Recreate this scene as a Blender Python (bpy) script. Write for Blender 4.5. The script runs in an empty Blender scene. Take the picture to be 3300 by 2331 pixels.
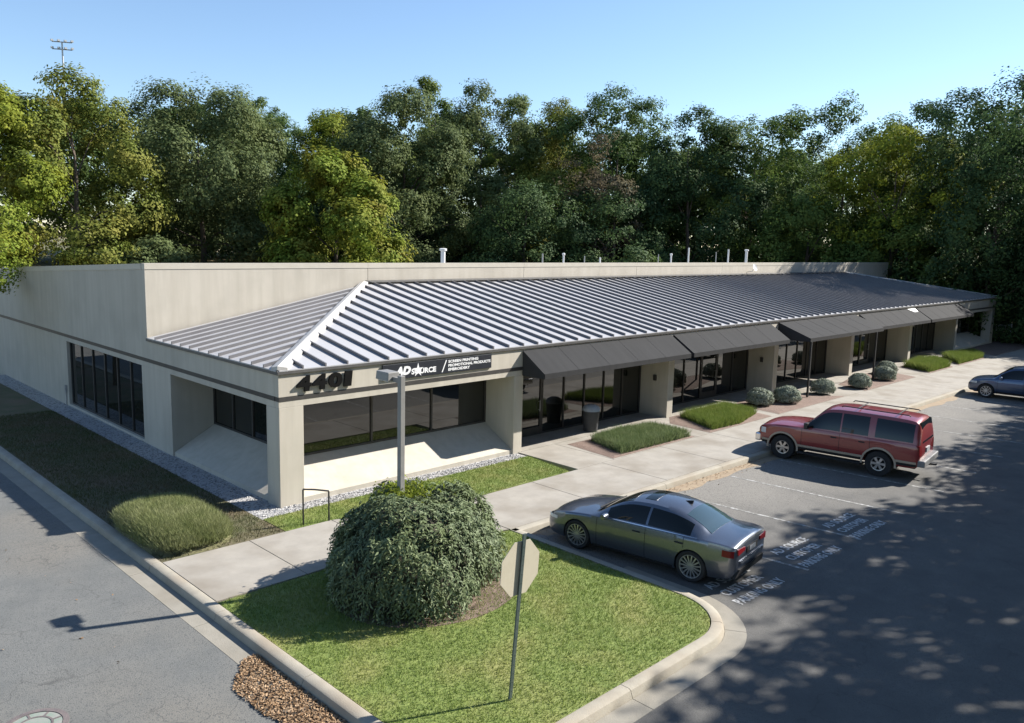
import bpy, bmesh, math, random
import numpy as np
from mathutils import Vector, Matrix

# ------------------------------------------------------------------ camera, sky, sun, exposure
sc = bpy.context.scene
COL = sc.collection
CAM = Vector((-10.1061, -18.3526, 6.8727))
YAW, PITCH, ROLL = 0.7852, 0.1459, 0.0248
F = Vector((math.cos(YAW)*math.cos(PITCH), math.sin(YAW)*math.cos(PITCH), -math.sin(PITCH)))
R0 = F.cross(Vector((0, 0, 1))).normalized(); U0 = R0.cross(F)
RR = math.cos(ROLL)*R0 + math.sin(ROLL)*U0; UU = -math.sin(ROLL)*R0 + math.cos(ROLL)*U0
cd = bpy.data.cameras.new('camera'); co = bpy.data.objects.new('camera', cd); COL.objects.link(co)
M = Matrix.Identity(4)
for i in range(3):
    M[i][0] = RR[i]; M[i][1] = UU[i]; M[i][2] = -F[i]; M[i][3] = CAM[i]
co.matrix_world = M
cd.sensor_width = 36; cd.lens = 2631.62/3300*36; cd.clip_start = 0.1; cd.clip_end = 3000
sc.camera = co
SUN_EL, SUN_AZ = math.radians(36), math.radians(-22.9)
SUN = Vector((math.cos(SUN_EL)*math.cos(SUN_AZ), math.cos(SUN_EL)*math.sin(SUN_AZ), math.sin(SUN_EL)))
w = bpy.data.worlds.new('World'); sc.world = w; w.use_nodes = True
sk = w.node_tree.nodes.new('ShaderNodeTexSky'); sk.sky_type = 'NISHITA'; sk.sun_disc = False
sk.sun_elevation = SUN_EL; sk.sun_rotation = math.radians(90)-SUN_AZ
sk.altitude = 200; sk.air_density = 1.0; sk.dust_density = 0.1; sk.ozone_density = 3.0
w.node_tree.links.new(sk.outputs[0], w.node_tree.nodes['Background'].inputs[0])
w.node_tree.nodes['Background'].inputs[1].default_value = 0.085
ld = bpy.data.lights.new('sun', 'SUN'); ld.energy = 5.0; ld.angle = math.radians(0.53); ld.color = (1.0, 0.95, 0.88)
lo = bpy.data.objects.new('sun', ld); COL.objects.link(lo); lo.rotation_euler = SUN.to_track_quat('Z', 'Y').to_euler()
lo.location = (40, -30, 60)
vs = sc.view_settings; vs.view_transform = 'Standard'; vs.look = 'None'; vs.gamma = 1; vs.use_curve_mapping = False
vs.exposure = 1.2
sc.cycles.max_bounces = 6; sc.cycles.transparent_max_bounces = 8
sc.cycles.use_adaptive_sampling = True; sc.cycles.sample_clamp_indirect = 6
try: sc.cycles.use_denoising = True
except Exception: pass

# ------------------------------------------------------------------ helpers
rng = np.random.default_rng(7); random.seed(7)
MATS = {}

def nodes_of(name):
    m = bpy.data.materials.new(name); m.use_nodes = True
    nt = m.node_tree; return m, nt, nt.nodes['Principled BSDF']

def mat(name, c1, c2=None, scale=3.0, rough=0.8, metal=0.0, bump=0.0, bscale=40.0, c3=None, scale3=0.4, f3=0.5, spec=0.5, stretch=None, coat=0.0, ior=None, speck=None, lo_=0.35, hi_=0.65, crack=None, sun_tone=None):
    """two-tone noise colour in world position, a third large-scale tone, fine bump"""
    if name in MATS: return MATS[name]
    m, nt, b = nodes_of(name); N, L = nt.nodes, nt.links
    b.inputs['Roughness'].default_value = rough; b.inputs['Metallic'].default_value = metal
    b.inputs['Specular IOR Level'].default_value = spec
    if coat: b.inputs['Coat Weight'].default_value = coat; b.inputs['Coat Roughness'].default_value = 0.04
    if ior: b.inputs['IOR'].default_value = ior
    b.inputs['Base Color'].default_value = (*c1, 1)
    pos = N.new('ShaderNodeNewGeometry').outputs['Position']
    if stretch:
        mp = N.new('ShaderNodeMapping'); mp.inputs['Scale'].default_value = stretch
        L.new(pos, mp.inputs[0]); spos = mp.outputs[0]
    else: spos = pos
    out = None
    if c2:
        n = N.new('ShaderNodeTexNoise'); n.inputs['Scale'].default_value = scale; n.inputs['Detail'].default_value = 6; n.inputs['Roughness'].default_value = 0.62
        L.new(spos, n.inputs['Vector'])
        r = N.new('ShaderNodeValToRGB'); r.color_ramp.elements[0].position = lo_; r.color_ramp.elements[1].position = hi_
        r.color_ramp.elements[0].color = (*c1, 1); r.color_ramp.elements[1].color = (*c2, 1)
        L.new(n.outputs['Fac'], r.inputs[0]); out = r.outputs[0]
    if c3:
        n = N.new('ShaderNodeTexNoise'); n.inputs['Scale'].default_value = scale3; n.inputs['Detail'].default_value = 4
        L.new(pos, n.inputs['Vector'])
        r = N.new('ShaderNodeValToRGB'); r.color_ramp.elements[0].position = 0.45; r.color_ramp.elements[1].position = 0.7
        r.color_ramp.elements[0].color = (0, 0, 0, 1); r.color_ramp.elements[1].color = (f3, f3, f3, 1)
        L.new(n.outputs['Fac'], r.inputs[0])
        mx = N.new('ShaderNodeMixRGB'); L.new(r.outputs[0], mx.inputs[0])
        if out: L.new(out, mx.inputs[1])
        else: mx.inputs[1].default_value = (*c1, 1)
        mx.inputs[2].default_value = (*c3, 1); out = mx.outputs[0]
    if sun_tone:    # sunlit side painted paler past a wandering line across y
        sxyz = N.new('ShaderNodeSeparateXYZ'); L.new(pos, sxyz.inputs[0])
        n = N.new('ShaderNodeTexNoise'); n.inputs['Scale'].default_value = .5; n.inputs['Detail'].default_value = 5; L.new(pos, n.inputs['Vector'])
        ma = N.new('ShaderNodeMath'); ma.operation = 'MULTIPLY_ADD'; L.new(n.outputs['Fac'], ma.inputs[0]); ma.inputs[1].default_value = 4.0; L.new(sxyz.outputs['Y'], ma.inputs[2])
        mr = N.new('ShaderNodeMapRange'); mr.inputs['From Min'].default_value = sun_tone[1]; mr.inputs['From Max'].default_value = sun_tone[2]; L.new(ma.outputs[0], mr.inputs['Value'])
        mx = N.new('ShaderNodeMixRGB'); L.new(mr.outputs[0], mx.inputs[0]); L.new(out, mx.inputs[1]); mx.inputs[2].default_value = (*sun_tone[0], 1); out = mx.outputs[0]
    if speck:
        v = N.new('ShaderNodeTexVoronoi'); v.inputs['Scale'].default_value = speck[1]; L.new(pos, v.inputs['Vector'])
        sx = N.new('ShaderNodeSeparateColor'); L.new(v.outputs['Color'], sx.inputs[0])
        r = N.new('ShaderNodeValToRGB'); r.color_ramp.elements[0].position = 1-speck[2]; r.color_ramp.elements[1].position = 1-speck[2]*0.6
        r.color_ramp.elements[0].color = (0, 0, 0, 1); r.color_ramp.elements[1].color = (1, 1, 1, 1)
        L.new(sx.outputs[0], r.inputs[0])
        mx = N.new('ShaderNodeMixRGB'); L.new(r.outputs[0], mx.inputs[0]); mx.inputs[1].default_value = (*c1, 1)
        if out: L.new(out, mx.inputs[1])
        mx.inputs[2].default_value = (*speck[0], 1); out = mx.outputs[0]
    if crack:
        dn = N.new('ShaderNodeTexNoise'); dn.inputs['Scale'].default_value = 1.3; dn.inputs['Detail'].default_value = 5; L.new(pos, dn.inputs['Vector'])
        va = N.new('ShaderNodeVectorMath'); va.operation = 'MULTIPLY_ADD'; L.new(dn.outputs['Color'], va.inputs[0]); va.inputs[1].default_value = (1.6, 1.6, 0); L.new(pos, va.inputs[2])
        v = N.new('ShaderNodeTexVoronoi'); v.feature = 'DISTANCE_TO_EDGE'; v.inputs['Scale'].default_value = crack[1]; L.new(va.outputs[0], v.inputs['Vector'])
        r = N.new('ShaderNodeValToRGB'); r.color_ramp.elements[0].position = 0; r.color_ramp.elements[1].position = crack[2]
        r.color_ramp.elements[0].color = (crack[3],)*3+(1,); r.color_ramp.elements[1].color = (0, 0, 0, 1); L.new(v.outputs['Distance'], r.inputs[0])
        gn = N.new('ShaderNodeTexNoise'); gn.inputs['Scale'].default_value = .9; L.new(pos, gn.inputs['Vector'])
        gr = N.new('ShaderNodeValToRGB'); gr.color_ramp.elements[0].position = .45; gr.color_ramp.elements[1].position = .62; L.new(gn.outputs['Fac'], gr.inputs[0])
        ml = N.new('ShaderNodeMixRGB'); ml.blend_type = 'MULTIPLY'; ml.inputs[0].default_value = 1; L.new(r.outputs[0], ml.inputs[1]); L.new(gr.outputs[0], ml.inputs[2])
        mx = N.new('ShaderNodeMixRGB'); L.new(ml.outputs[0], mx.inputs[0])
        if out: L.new(out, mx.inputs[1])
        mx.inputs[2].default_value = (*crack[0], 1); out = mx.outputs[0]
    if out: L.new(out, b.inputs['Base Color'])
    if bump:
        n = N.new('ShaderNodeTexNoise'); n.inputs['Scale'].default_value = bscale; n.inputs['Detail'].default_value = 5
        L.new(pos, n.inputs['Vector'])
        bp = N.new('ShaderNodeBump'); bp.inputs['Strength'].default_value = bump; bp.inputs['Distance'].default_value = 0.02
        L.new(n.outputs['Fac'], bp.inputs['Height']); L.new(bp.outputs[0], b.inputs['Normal'])
    MATS[name] = m; return m

def leafmat(name, ca, cb, cc=None, ccf=0.5, ccs=0.35, trans=0.32, rough=0.7, spec=0.12):
    """leaves: per-leaf random tone between ca and cb, patches of cc through the crown"""
    if name in MATS: return MATS[name]
    m, nt, b = nodes_of(name); N, L = nt.nodes, nt.links
    g = N.new('ShaderNodeNewGeometry')
    r = N.new('ShaderNodeValToRGB'); r.color_ramp.elements[0].color = (*ca, 1); r.color_ramp.elements[1].color = (*cb, 1)
    L.new(g.outputs['Random Per Island'], r.inputs[0]); out = r.outputs[0]
    if cc:
        n = N.new('ShaderNodeTexNoise'); n.inputs['Scale'].default_value = ccs; n.inputs['Detail'].default_value = 3
        L.new(g.outputs['Position'], n.inputs['Vector'])
        r2 = N.new('ShaderNodeValToRGB'); r2.color_ramp.elements[0].position = 0.42; r2.color_ramp.elements[1].position = 0.68
        r2.color_ramp.elements[0].color = (0, 0, 0, 1); r2.color_ramp.elements[1].color = (ccf, ccf, ccf, 1)
        L.new(n.outputs['Fac'], r2.inputs[0])
        mx = N.new('ShaderNodeMixRGB'); L.new(r2.outputs[0], mx.inputs[0]); L.new(out, mx.inputs[1]); mx.inputs[2].default_value = (*cc, 1); out = mx.outputs[0]
    L.new(out, b.inputs['Base Color']); b.inputs['Roughness'].default_value = rough; b.inputs['Specular IOR Level'].default_value = spec
    if trans:
        t = N.new('ShaderNodeBsdfTranslucent'); L.new(out, t.inputs[0])
        ms = N.new('ShaderNodeMixShader'); ms.inputs[0].default_value = trans
        L.new(b.outputs[0], ms.inputs[1]); L.new(t.outputs[0], ms.inputs[2]); L.new(ms.outputs[0], N['Material Output'].inputs[0])
    MATS[name] = m; return m

def tag(o, label=None, cat=None, group=None, kind=None):
    if label: o['label'] = label
    if cat: o['category'] = cat
    if group: o['group'] = group
    if kind: o['kind'] = kind
    return o

def empty(name, loc=(0, 0, 0), rz=0.0, parent=None):
    o = bpy.data.objects.new(name, None); COL.objects.link(o); o.location = loc; o.rotation_euler = (0, 0, rz)
    o.empty_display_size = 0.2
    if parent: o.parent = parent
    return o

def link(name, me, m, parent=None, loc=(0, 0, 0)):
    if m is not None:
        for mm in (m if isinstance(m, (list, tuple)) else [m]): me.materials.append(mm)
    o = bpy.data.objects.new(name, me); COL.objects.link(o); o.location = loc
    if parent: o.parent = parent
    return o

class MB:
    def __init__(s): s.v = []; s.f = []
    def add(s, vs_, fs):
        k = len(s.v); s.v += [tuple(v) for v in vs_]; s.f += [tuple(i+k for i in f) for f in fs]; return s
    def box(s, a, b):
        x0, y0, z0 = a; x1, y1, z1 = b
        return s.add([(x0,y0,z0),(x1,y0,z0),(x1,y1,z0),(x0,y1,z0),(x0,y0,z1),(x1,y0,z1),(x1,y1,z1),(x0,y1,z1)],
                     [(0,3,2,1),(4,5,6,7),(0,1,5,4),(1,2,6,5),(2,3,7,6),(3,0,4,7)])
    def prism(s, bot, top):
        n = len(bot)
        return s.add(list(bot)+list(top), [tuple(range(n-1, -1, -1)), tuple(range(n, 2*n))]+[(i, (i+1) % n, n+(i+1) % n, n+i) for i in range(n)])
    def slab(s, poly, z0, z1):
        return s.prism([(x, y, z0) for x, y in poly], [(x, y, z1) for x, y in poly])
    def tube(s, pts, r, n=8, cap=True):
        pts = [Vector(p) for p in pts]; rs = [float(q) for q in (r if isinstance(r, (list, tuple)) else [r]*len(pts))]
        k = len(s.v); up = None
        for i, p in enumerate(pts):
            d = (pts[min(i+1, len(pts)-1)]-pts[max(i-1, 0)]).normalized()
            if up is None: up = Vector((0, 0, 1)) if abs(d.z) < .9 else Vector((1, 0, 0))
            a = d.cross(up).normalized(); bq = a.cross(d).normalized(); up = bq
            for j in range(n):
                t = 2*math.pi*j/n; s.v.append(tuple(p+rs[i]*(math.cos(t)*a+math.sin(t)*bq)))
        for i in range(len(pts)-1):
            for j in range(n):
                s.f.append((k+i*n+j, k+i*n+(j+1) % n, k+(i+1)*n+(j+1) % n, k+(i+1)*n+j))
        if cap:
            s.f.append(tuple(k+j for j in range(n-1, -1, -1))); e = k+(len(pts)-1)*n; s.f.append(tuple(e+j for j in range(n)))
        return s
    def lathe(s, prof, n=24, axis='z', c=(0, 0, 0), closed=False):
        k = len(s.v)
        for r, h in prof:
            for j in range(n):
                t = 2*math.pi*j/n; a, b_ = r*math.cos(t), r*math.sin(t)
                p = {'z': (a, b_, h), 'y': (a, h, b_), 'x': (h, a, b_)}[axis]
                s.v.append((p[0]+c[0], p[1]+c[1], p[2]+c[2]))
        m_ = len(prof)
        for i in range(m_ if closed else m_-1):
            i2 = (i+1) % m_
            for j in range(n): s.f.append((k+i*n+j, k+i*n+(j+1) % n, k+i2*n+(j+1) % n, k+i2*n+j))
        if not closed:
            s.f.append(tuple(k+j for j in range(n))); s.f.append(tuple(k+(m_-1)*n+j for j in range(n)))
        return s
    def mesh(s, name, org=(0, 0, 0), smooth=None):
        me = bpy.data.meshes.new(name)
        ox, oy, oz = org
        me.from_pydata([(x-ox, y-oy, z-oz) for x, y, z in s.v], [], s.f)
        bm = bmesh.new(); bm.from_mesh(me); bmesh.ops.recalc_face_normals(bm, faces=bm.faces); bm.to_mesh(me); bm.free()
        if smooth is not None:
            me.polygons.foreach_set('use_smooth', [True]*len(me.polygons)); me.set_sharp_from_angle(angle=math.radians(smooth))
        me.update(); return me
    def build(s, name, m, parent=None, org=(0, 0, 0), smooth=None, bevel=0.0):
        """vertices are given in the parent's frame; org moves the object's own origin"""
        o = link(name, s.mesh(name, org, smooth), m, parent, org)
        if bevel:
            bv = o.modifiers.new('bevel', 'BEVEL'); bv.width = bevel; bv.segments = 2; bv.limit_method = 'ANGLE'
        return o

def quads_mesh(name, P):
    """P: (n,k,3) array of separate k-gons -> mesh"""
    n, k, _ = P.shape
    me = bpy.data.meshes.new(name)
    me.vertices.add(n*k); me.vertices.foreach_set('co', P.reshape(-1).astype(np.float32))
    me.loops.add(n*k); me.loops.foreach_set('vertex_index', np.arange(n*k, dtype=np.int32))
    me.polygons.add(n); me.polygons.foreach_set('loop_start', np.arange(0, n*k, k, dtype=np.int32))
    me.polygons.foreach_set('loop_total', np.full(n, k, dtype=np.int32))
    me.update(calc_edges=True); return me

def unit(a): return a/np.maximum(np.linalg.norm(a, axis=-1, keepdims=True), 1e-9)

def leaf_quads(pos, nrm, length, width, dirn=None, r=rng):
    """rhombic leaves at pos with normals nrm; dirn = preferred long axis"""
    n = len(pos); nrm = unit(nrm)
    d = r.normal(size=(n, 3)) if dirn is None else dirn
    t = unit(d-(d*nrm).sum(1, keepdims=True)*nrm); b = np.cross(nrm, t)
    L = (length*r.uniform(.65, 1.25, n))[:, None]; Wd = (width*r.uniform(.7, 1.2, n))[:, None]
    bend = nrm*L*.12
    return np.stack([pos-t*L*.5-bend, pos+b*Wd*.5, pos+t*L*.5-bend, pos-b*Wd*.5], 1)

def blades(poly, dens, h, wd, z=0.0, lean=.5, r=rng, hvar=.4):
    """grass blades (triangles) scattered over a polygon"""
    P = np.array(poly, float); mn, mx = P.min(0), P.max(0)
    n = int(dens*np.prod(mx-mn)); q = r.uniform(mn, mx, (n, 2)); ins = np.zeros(n, bool); j = len(P)-1
    for i in range(len(P)):
        c = ((P[i, 1] > q[:, 1]) != (P[j, 1] > q[:, 1])) & (q[:, 0] < (P[j, 0]-P[i, 0])*(q[:, 1]-P[i, 1])/(P[j, 1]-P[i, 1]+1e-12)+P[i, 0])
        ins ^= c; j = i
    q = q[ins]; n = len(q)
    a = r.uniform(0, 2*np.pi, n); hh = h*r.uniform(1-hvar, 1+hvar, n)
    zz = z(q[:, 0], q[:, 1]) if callable(z) else np.full(n, z)
    base = np.c_[q, zz]
    s = np.c_[np.cos(a), np.sin(a), np.zeros(n)]*wd*.5
    la = r.uniform(0, 2*np.pi, n); ll = lean*hh*r.uniform(.2, 1, n)
    tip = base+np.c_[np.cos(la)*ll, np.sin(la)*ll, hh]
    return np.stack([base-s, base+s, tip], 1)

def text_mesh(body, size, extrude=0.0, offset=0.0, spacing=1.0, shear=0.0, name='lettering'):
    c = bpy.data.curves.new('tmp', 'FONT'); c.body = body; c.size = size; c.extrude = extrude; c.offset = offset
    c.space_character = spacing; c.shear = shear; c.resolution_u = 3
    o = bpy.data.objects.new('tmp', c); COL.objects.link(o)
    dg = bpy.context.evaluated_depsgraph_get(); me = bpy.data.meshes.new_from_object(o.evaluated_get(dg))
    bpy.data.objects.remove(o); bpy.data.curves.remove(c); me.name = name
    return me

def fit_mesh(me, w_=None, h_=None):
    """normalise text mesh to lower-left origin and scale to w_ x h_"""
    n = len(me.vertices); a = np.zeros(n*3, np.float32); me.vertices.foreach_get('co', a); a = a.reshape(-1, 3)
    mn, mx = a.min(0), a.max(0); a[:, :2] -= mn[:2]
    if w_: a[:, 0] *= w_/(mx[0]-mn[0])
    if h_: a[:, 1] *= h_/(mx[1]-mn[1])
    me.vertices.foreach_set('co', a.reshape(-1)); me.update(); return me

def sm(a, b, x):
    t = np.clip((np.asarray(x, float)-a)/(b-a), 0, 1); return t*t*(3-2*t)

def gz(x, y):
    """height of the land: level site, woods on a rise behind, dry bank to the south"""
    return -.32+4.8*sm(30, 60, y)+3.2*sm(-24, -48, y)

# ------------------------------------------------------------------ materials
STUCCO = mat('stucco', (.415, .378, .312), (.475, .437, .366), 2.2, .9, bump=.12, bscale=70, c3=(.35, .32, .265), scale3=.7, f3=.5, stretch=(1.6, 1.6, .12), lo_=.3, hi_=.6)
DARKTRIM = mat('dark_bronze', (.035, .032, .030), (.05, .046, .042), 4, .5)
ROOFM = mat('painted_metal', (.365, .362, .367), (.385, .382, .387), 1.2, .42, spec=.5, c3=(.33, .325, .32), scale3=.5, f3=.15)
RIBM = mat('shaded_rib_metal', (.135, .13, .134), (.16, .155, .158), 2, .5)  # roof metal darkened so the ribs carry their shade in the colour
LINEP = mat('worn_line_paint', (.40, .40, .385), (.17, .165, .15), 9, .85, lo_=.36, hi_=.54)
CAPM = mat('cap_metal', (.46, .45, .435), (.41, .395, .37), 2.5, .45)
COPE = mat('coping_metal', (.44, .405, .335), (.48, .445, .37), 2.5, .6)
GUTTER = mat('gutter_metal', (.075, .072, .07), (.10, .097, .092), 3, .45)
GLASS = mat('tinted_glass', (.008, .009, .008), None, rough=.02, spec=.6, ior=1.75)
CANVAS = mat('canvas', (.026, .0265, .0275), (.032, .0325, .0335), 1.6, .9, spec=.2, bump=.1, bscale=90, stretch=(2.5, .4, .4))
CANVASD = mat('canvas_side', (.02, .02, .022), (.026, .026, .028), 3, .9)
CONC = mat('concrete', (.265, .245, .212), (.31, .287, .248), 2.2, .92, bump=.25, bscale=60, c3=(.19, .165, .13), scale3=.75, f3=.75)
CURBC = mat('curb_concrete', (.285, .26, .21), (.34, .31, .25), 3.0, .93, bump=.3, bscale=50, c3=(.25, .2, .145), scale3=.9, f3=.6)
PAN = mat('gutter_concrete', (.215, .20, .165), (.26, .24, .2), 2.5, .93, bump=.3, bscale=50, c3=(.2, .175, .135), scale3=.8, f3=.5)
ASPH = mat('street_asphalt', (.112, .117, .114), (.138, .140, .133), 1.3, .93, bump=.5, bscale=90, c3=(.185, .162, .128), scale3=.22, f3=.6, speck=((.08, .083, .082), 70, .2), crack=((.055, .056, .055), 1.0, .016, .7))
LOT = mat('lot_asphalt', (.090, .088, .083), (.115, .111, .102), 1.6, .93, bump=.5, bscale=90, c3=(.06, .06, .06), scale3=.9, f3=.45, speck=((.08, .076, .07), 70, .2), crack=((.05, .048, .045), .6, .014, .5), sun_tone=((.195, .185, .165), -8.2, -4.6))  # pale stalls, dark aisle: sun and tree shade put into the colour
SAND = mat('sand_drift', (.30, .235, .155), (.24, .18, .12), 5, .95, bump=.3, bscale=60)
WHITEP = mat('worn_white_paint', (.50, .50, .49), (.17, .165, .155), 16, .8, lo_=.50, hi_=.68)
BLACKM = mat('black_paint', (.015, .015, .016), rough=.5)
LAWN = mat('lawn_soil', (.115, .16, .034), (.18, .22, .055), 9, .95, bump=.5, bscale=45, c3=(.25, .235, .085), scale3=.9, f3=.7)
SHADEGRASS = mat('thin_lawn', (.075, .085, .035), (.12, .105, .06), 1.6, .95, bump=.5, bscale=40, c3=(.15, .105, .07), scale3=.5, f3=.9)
MULCH = mat('mulch', (.135, .092, .072), (.235, .17, .138), 22, .95, bump=.8, bscale=45, c3=(.13, .085, .065), scale3=2, f3=.5)
GRAVEL = mat('gravel', (.30, .295, .29), (.46, .45, .44), 26, .95, bump=.9, bscale=40, speck=((.14, .14, .14), 22, .3))
LAND = mat('land', (.085, .095, .035), (.15, .13, .06), .6, .95, bump=.4, bscale=8, c3=(.27, .20, .11), scale3=.05, f3=.9)
CLAY = mat('red_clay', (.33, .16, .085), (.42, .22, .12), 1.2, .95, bump=.4, bscale=12)
BARK = mat('bark', (.085, .062, .045), (.14, .11, .085), 6, .95, bump=.7, bscale=22, stretch=(1, 1, .2))
GALV = mat('galvanised', (.36, .36, .35), (.46, .46, .45), 6, .45, metal=.5)
WHITEM = mat('white_enamel', (.74, .74, .72), (.68, .68, .66), 3, .5)
BRONZE = mat('bronze_pole', (.115, .105, .095), (.14, .13, .118), 3, .5)
# ------------------------------------------------------------------ land, street, parking lot
def axis(lo, hi, step, far):
    a = list(np.arange(lo, hi+.01, step)); s = step; x = hi
    while x < far: s *= 1.5; x += s; a.append(x)
    s = step; x = lo
    while x > -far: s *= 1.5; x -= s; a.insert(0, x)
    return a
gx, gy = axis(-40, 110, 3, 900), axis(-60, 100, 2.5, 900)
mb = MB(); mb.v = [(x, y, float(gz(x, y))) for y in gy for x in gx]
nx = len(gx); mb.f = [(j*nx+i, j*nx+i+1, (j+1)*nx+i+1, (j+1)*nx+i) for j in range(len(gy)-1) for i in range(nx-1)]
tag(mb.build('ground', LAND, smooth=60), kind='structure')

mb = MB(); ys = list(np.arange(-60, 120, 3.0)); k = 0
for y in ys:
    z = max(-.15, float(gz(0, y))+.17)
    mb.v += [(-15, y, z), (-4.303, y, z)]
mb.f = [(2*i, 2*i+1, 2*i+3, 2*i+2) for i in range(len(ys)-1)]
street = tag(mb.build('street', ASPH, smooth=60), kind='structure')
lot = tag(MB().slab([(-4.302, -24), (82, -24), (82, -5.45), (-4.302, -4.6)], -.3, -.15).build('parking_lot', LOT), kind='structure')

# curb sweep: back edge path, roadway on its right hand
def arc(cx, cy, r, a0, a1, n=12):
    return [(cx+r*math.cos(math.radians(a0+(a1-a0)*i/n)), cy+r*math.sin(math.radians(a0+(a1-a0)*i/n))) for i in range(n+1)]
YC = lambda x: -5.02-.0138*(x-3.3)
cpath = [(-3.66, 32)]+[(-3.66, y) for y in np.arange(31, -9.0, -1.0)]+arc(-1.9, -9.39, 1.76, 180, 270)+[(x, -11.15) for x in np.arange(-1.2, 1.9, .8)]+arc(2.0, -9.85, 1.3, 270, 360)+[(3.3, y) for y in np.arange(-9.2, -5.2, .9)]+[(3.3, YC(3.3))]
cpath2 = [(x, YC(x)) for x in np.arange(3.3, 60, 1.0)]

def cut(path, step):
    pts = [Vector((*p, 0)) for p in path]; L = [0]
    for i in range(1, len(pts)): L.append(L[-1]+(pts[i]-pts[i-1]).length)
    def at(s):
        for i in range(1, len(pts)):
            if s <= L[i] or i == len(pts)-1:
                t = (s-L[i-1])/max(L[i]-L[i-1], 1e-6); return pts[i-1].lerp(pts[i], min(max(t, 0), 1))
    out = []; s = 0
    while s < L[-1]-.3:
        e = min(s+step, L[-1])
        if L[-1]-e < .3: e = L[-1]
        ins = [pts[i] for i in range(len(pts)) if s+.006+.02 < L[i] < e-.006-.02]
        out.append([at(s+.006)]+ins+[at(e-.006)]); s = e
    return out

def sweep(pts, prof):
    mb = MB(); n = len(prof)
    for i, p in enumerate(pts):
        d0 = (pts[i]-pts[i-1]).normalized() if i else (pts[1]-pts[0]).normalized()
        d1 = (pts[i+1]-pts[i]).normalized() if i < len(pts)-1 else d0
        d = (d0+d1).normalized(); k = 1/max(d.dot(d1), .5); r = Vector((d.y, -d.x, 0))*k
        for o, z in prof: q = p+r*o; mb.v.append((q.x, q.y, z))
    for i in range(len(pts)-1):
        for j in range(n):
            j2 = (j+1) % n; mb.f.append((i*n+j, i*n+j2, (i+1)*n+j2, (i+1)*n+j))
    mb.f += [tuple(range(n)), tuple((len(pts)-1)*n+j for j in range(n-1, -1, -1))]
    return mb
CP = [(0, -.3), (0, -.005), (.02, 0), (.17, 0), (.205, -.02), (.245, -.13), (.25, -.3)]
PP = [(.252, -.3), (.252, -.140), (.64, -.146), (.64, -.3)]
curb = tag(empty('curb', (-3.66, 0, 0)), kind='structure'); gut = tag(empty('gutter', (-4.1, 0, 0)), kind='structure')
for path, pan in ((cpath, True), (cpath2, False)):
    for seg in cut(path, 3.05):
        o0 = (-3.66, 0, 0)
        m_ = sweep([p-Vector(o0) for p in seg], CP); m_.build('curb_segment', CURBC, curb, smooth=40)
        if pan and (seg[0].y > -9.0 or seg[0].y < -9.0) and not (seg[0].x > 3.0 and seg[-1].y > -9.3):
            o1 = (-4.1, 0, 0); sweep([p-Vector(o1) for p in seg], PP).build('gutter_slab', PAN, gut)
# sand washed along the parking curb
P_ = []
for x in np.arange(3.8, 40, .5): P_.append((x, YC(x)-.26))
Q_ = [(x, YC(x)-.26-.28-.22*abs(math.sin(x*1.7)*math.cos(x*.6))) for x in np.arange(39.5, 3.7, -.5)]
tag(MB().slab(P_+Q_, -.149, -.146).build('sand_drift', SAND), kind='structure')

# walks
walk = tag(empty('sidewalk', (0, 0, 0)), kind='structure')
G = .008
def slabq(q, z=0.0, m=CONC):
    c = np.mean(q, 0); q2 = [(x+(G if x < c[0] else -G), y+(G if y < c[1] else -G)) for x, y in q]
    MB().slab(q2, -.25, z).build('slab', m, walk, bevel=.006)
slabq([(-3.655, -4.15), (-1.7, -4.15), (-1.7, -1.64), (-3.655, -1.62)]); slabq([(-1.7, -4.15), (.45, -4.12), (.45, -1.66), (-1.7, -1.64)])
slabq([(.45, -4.12), (3.3, -5.0), (3.3, -2.55), (.45, -1.66)])
sx = [3.31, 6.55]+[6.55+3.22*i for i in range(1, 16)]
for a, b in zip(sx[:-1], sx[1:]): slabq([(a, YC(a)+.005), (b, YC(b)+.005), (b, -2.62), (a, -2.62)])
ex = [8.62, 10.4, 13.0, 15.3, 18.5, 21.5, 24.8, 28.2, 30.6, 34.4, 38.3, 41.5, 44.3, 48.5, 52.2]
for a, b in zip(ex[:-1], ex[1:]): slabq([(a, -2.615), (b, -2.615), (b, -.01), (a, -.01)])
for a, b in [(8.8+8.71*i, 8.8+8.71*i+8.28) for i in range(5)]: slabq([(a, 0), (b, 0), (b, 1.38), (a, 1.38)], .004)

# lawns and planting beds (soil sheets; blades below)
def soil(name, poly, m, z=-.02): return tag(MB().slab(poly, -.28, z).build(name, m), kind='structure')
ISLAND = [(-3.64, -4.18), (.45, -4.15), (3.28, -5.03), (3.28, -9.85)]+arc(2.0, -9.85, 1.28, 355, 272, 7)+[(2.0, -11.13), (-1.9, -11.13)]+arc(-1.9, -9.39, 1.74, 268, 184, 8)
STRIP = [(-.75, -1.60), (.45, -1.63), (3.3, -2.52), (8.28, -2.56), (8.58, -.5), (-.75, -.5)]
SIDE = [(-3.64, -1.58), (-.78, -1.60), (-.78, 26), (-3.64, 26)]
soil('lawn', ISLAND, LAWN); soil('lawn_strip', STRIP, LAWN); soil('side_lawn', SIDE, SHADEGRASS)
soil('gravel_strip', [(-.76, -.48), (8.58, -.48), (8.58, .06), (0.06, .06), (.06, 26), (-.76, 26)], GRAVEL, -.03)
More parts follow.
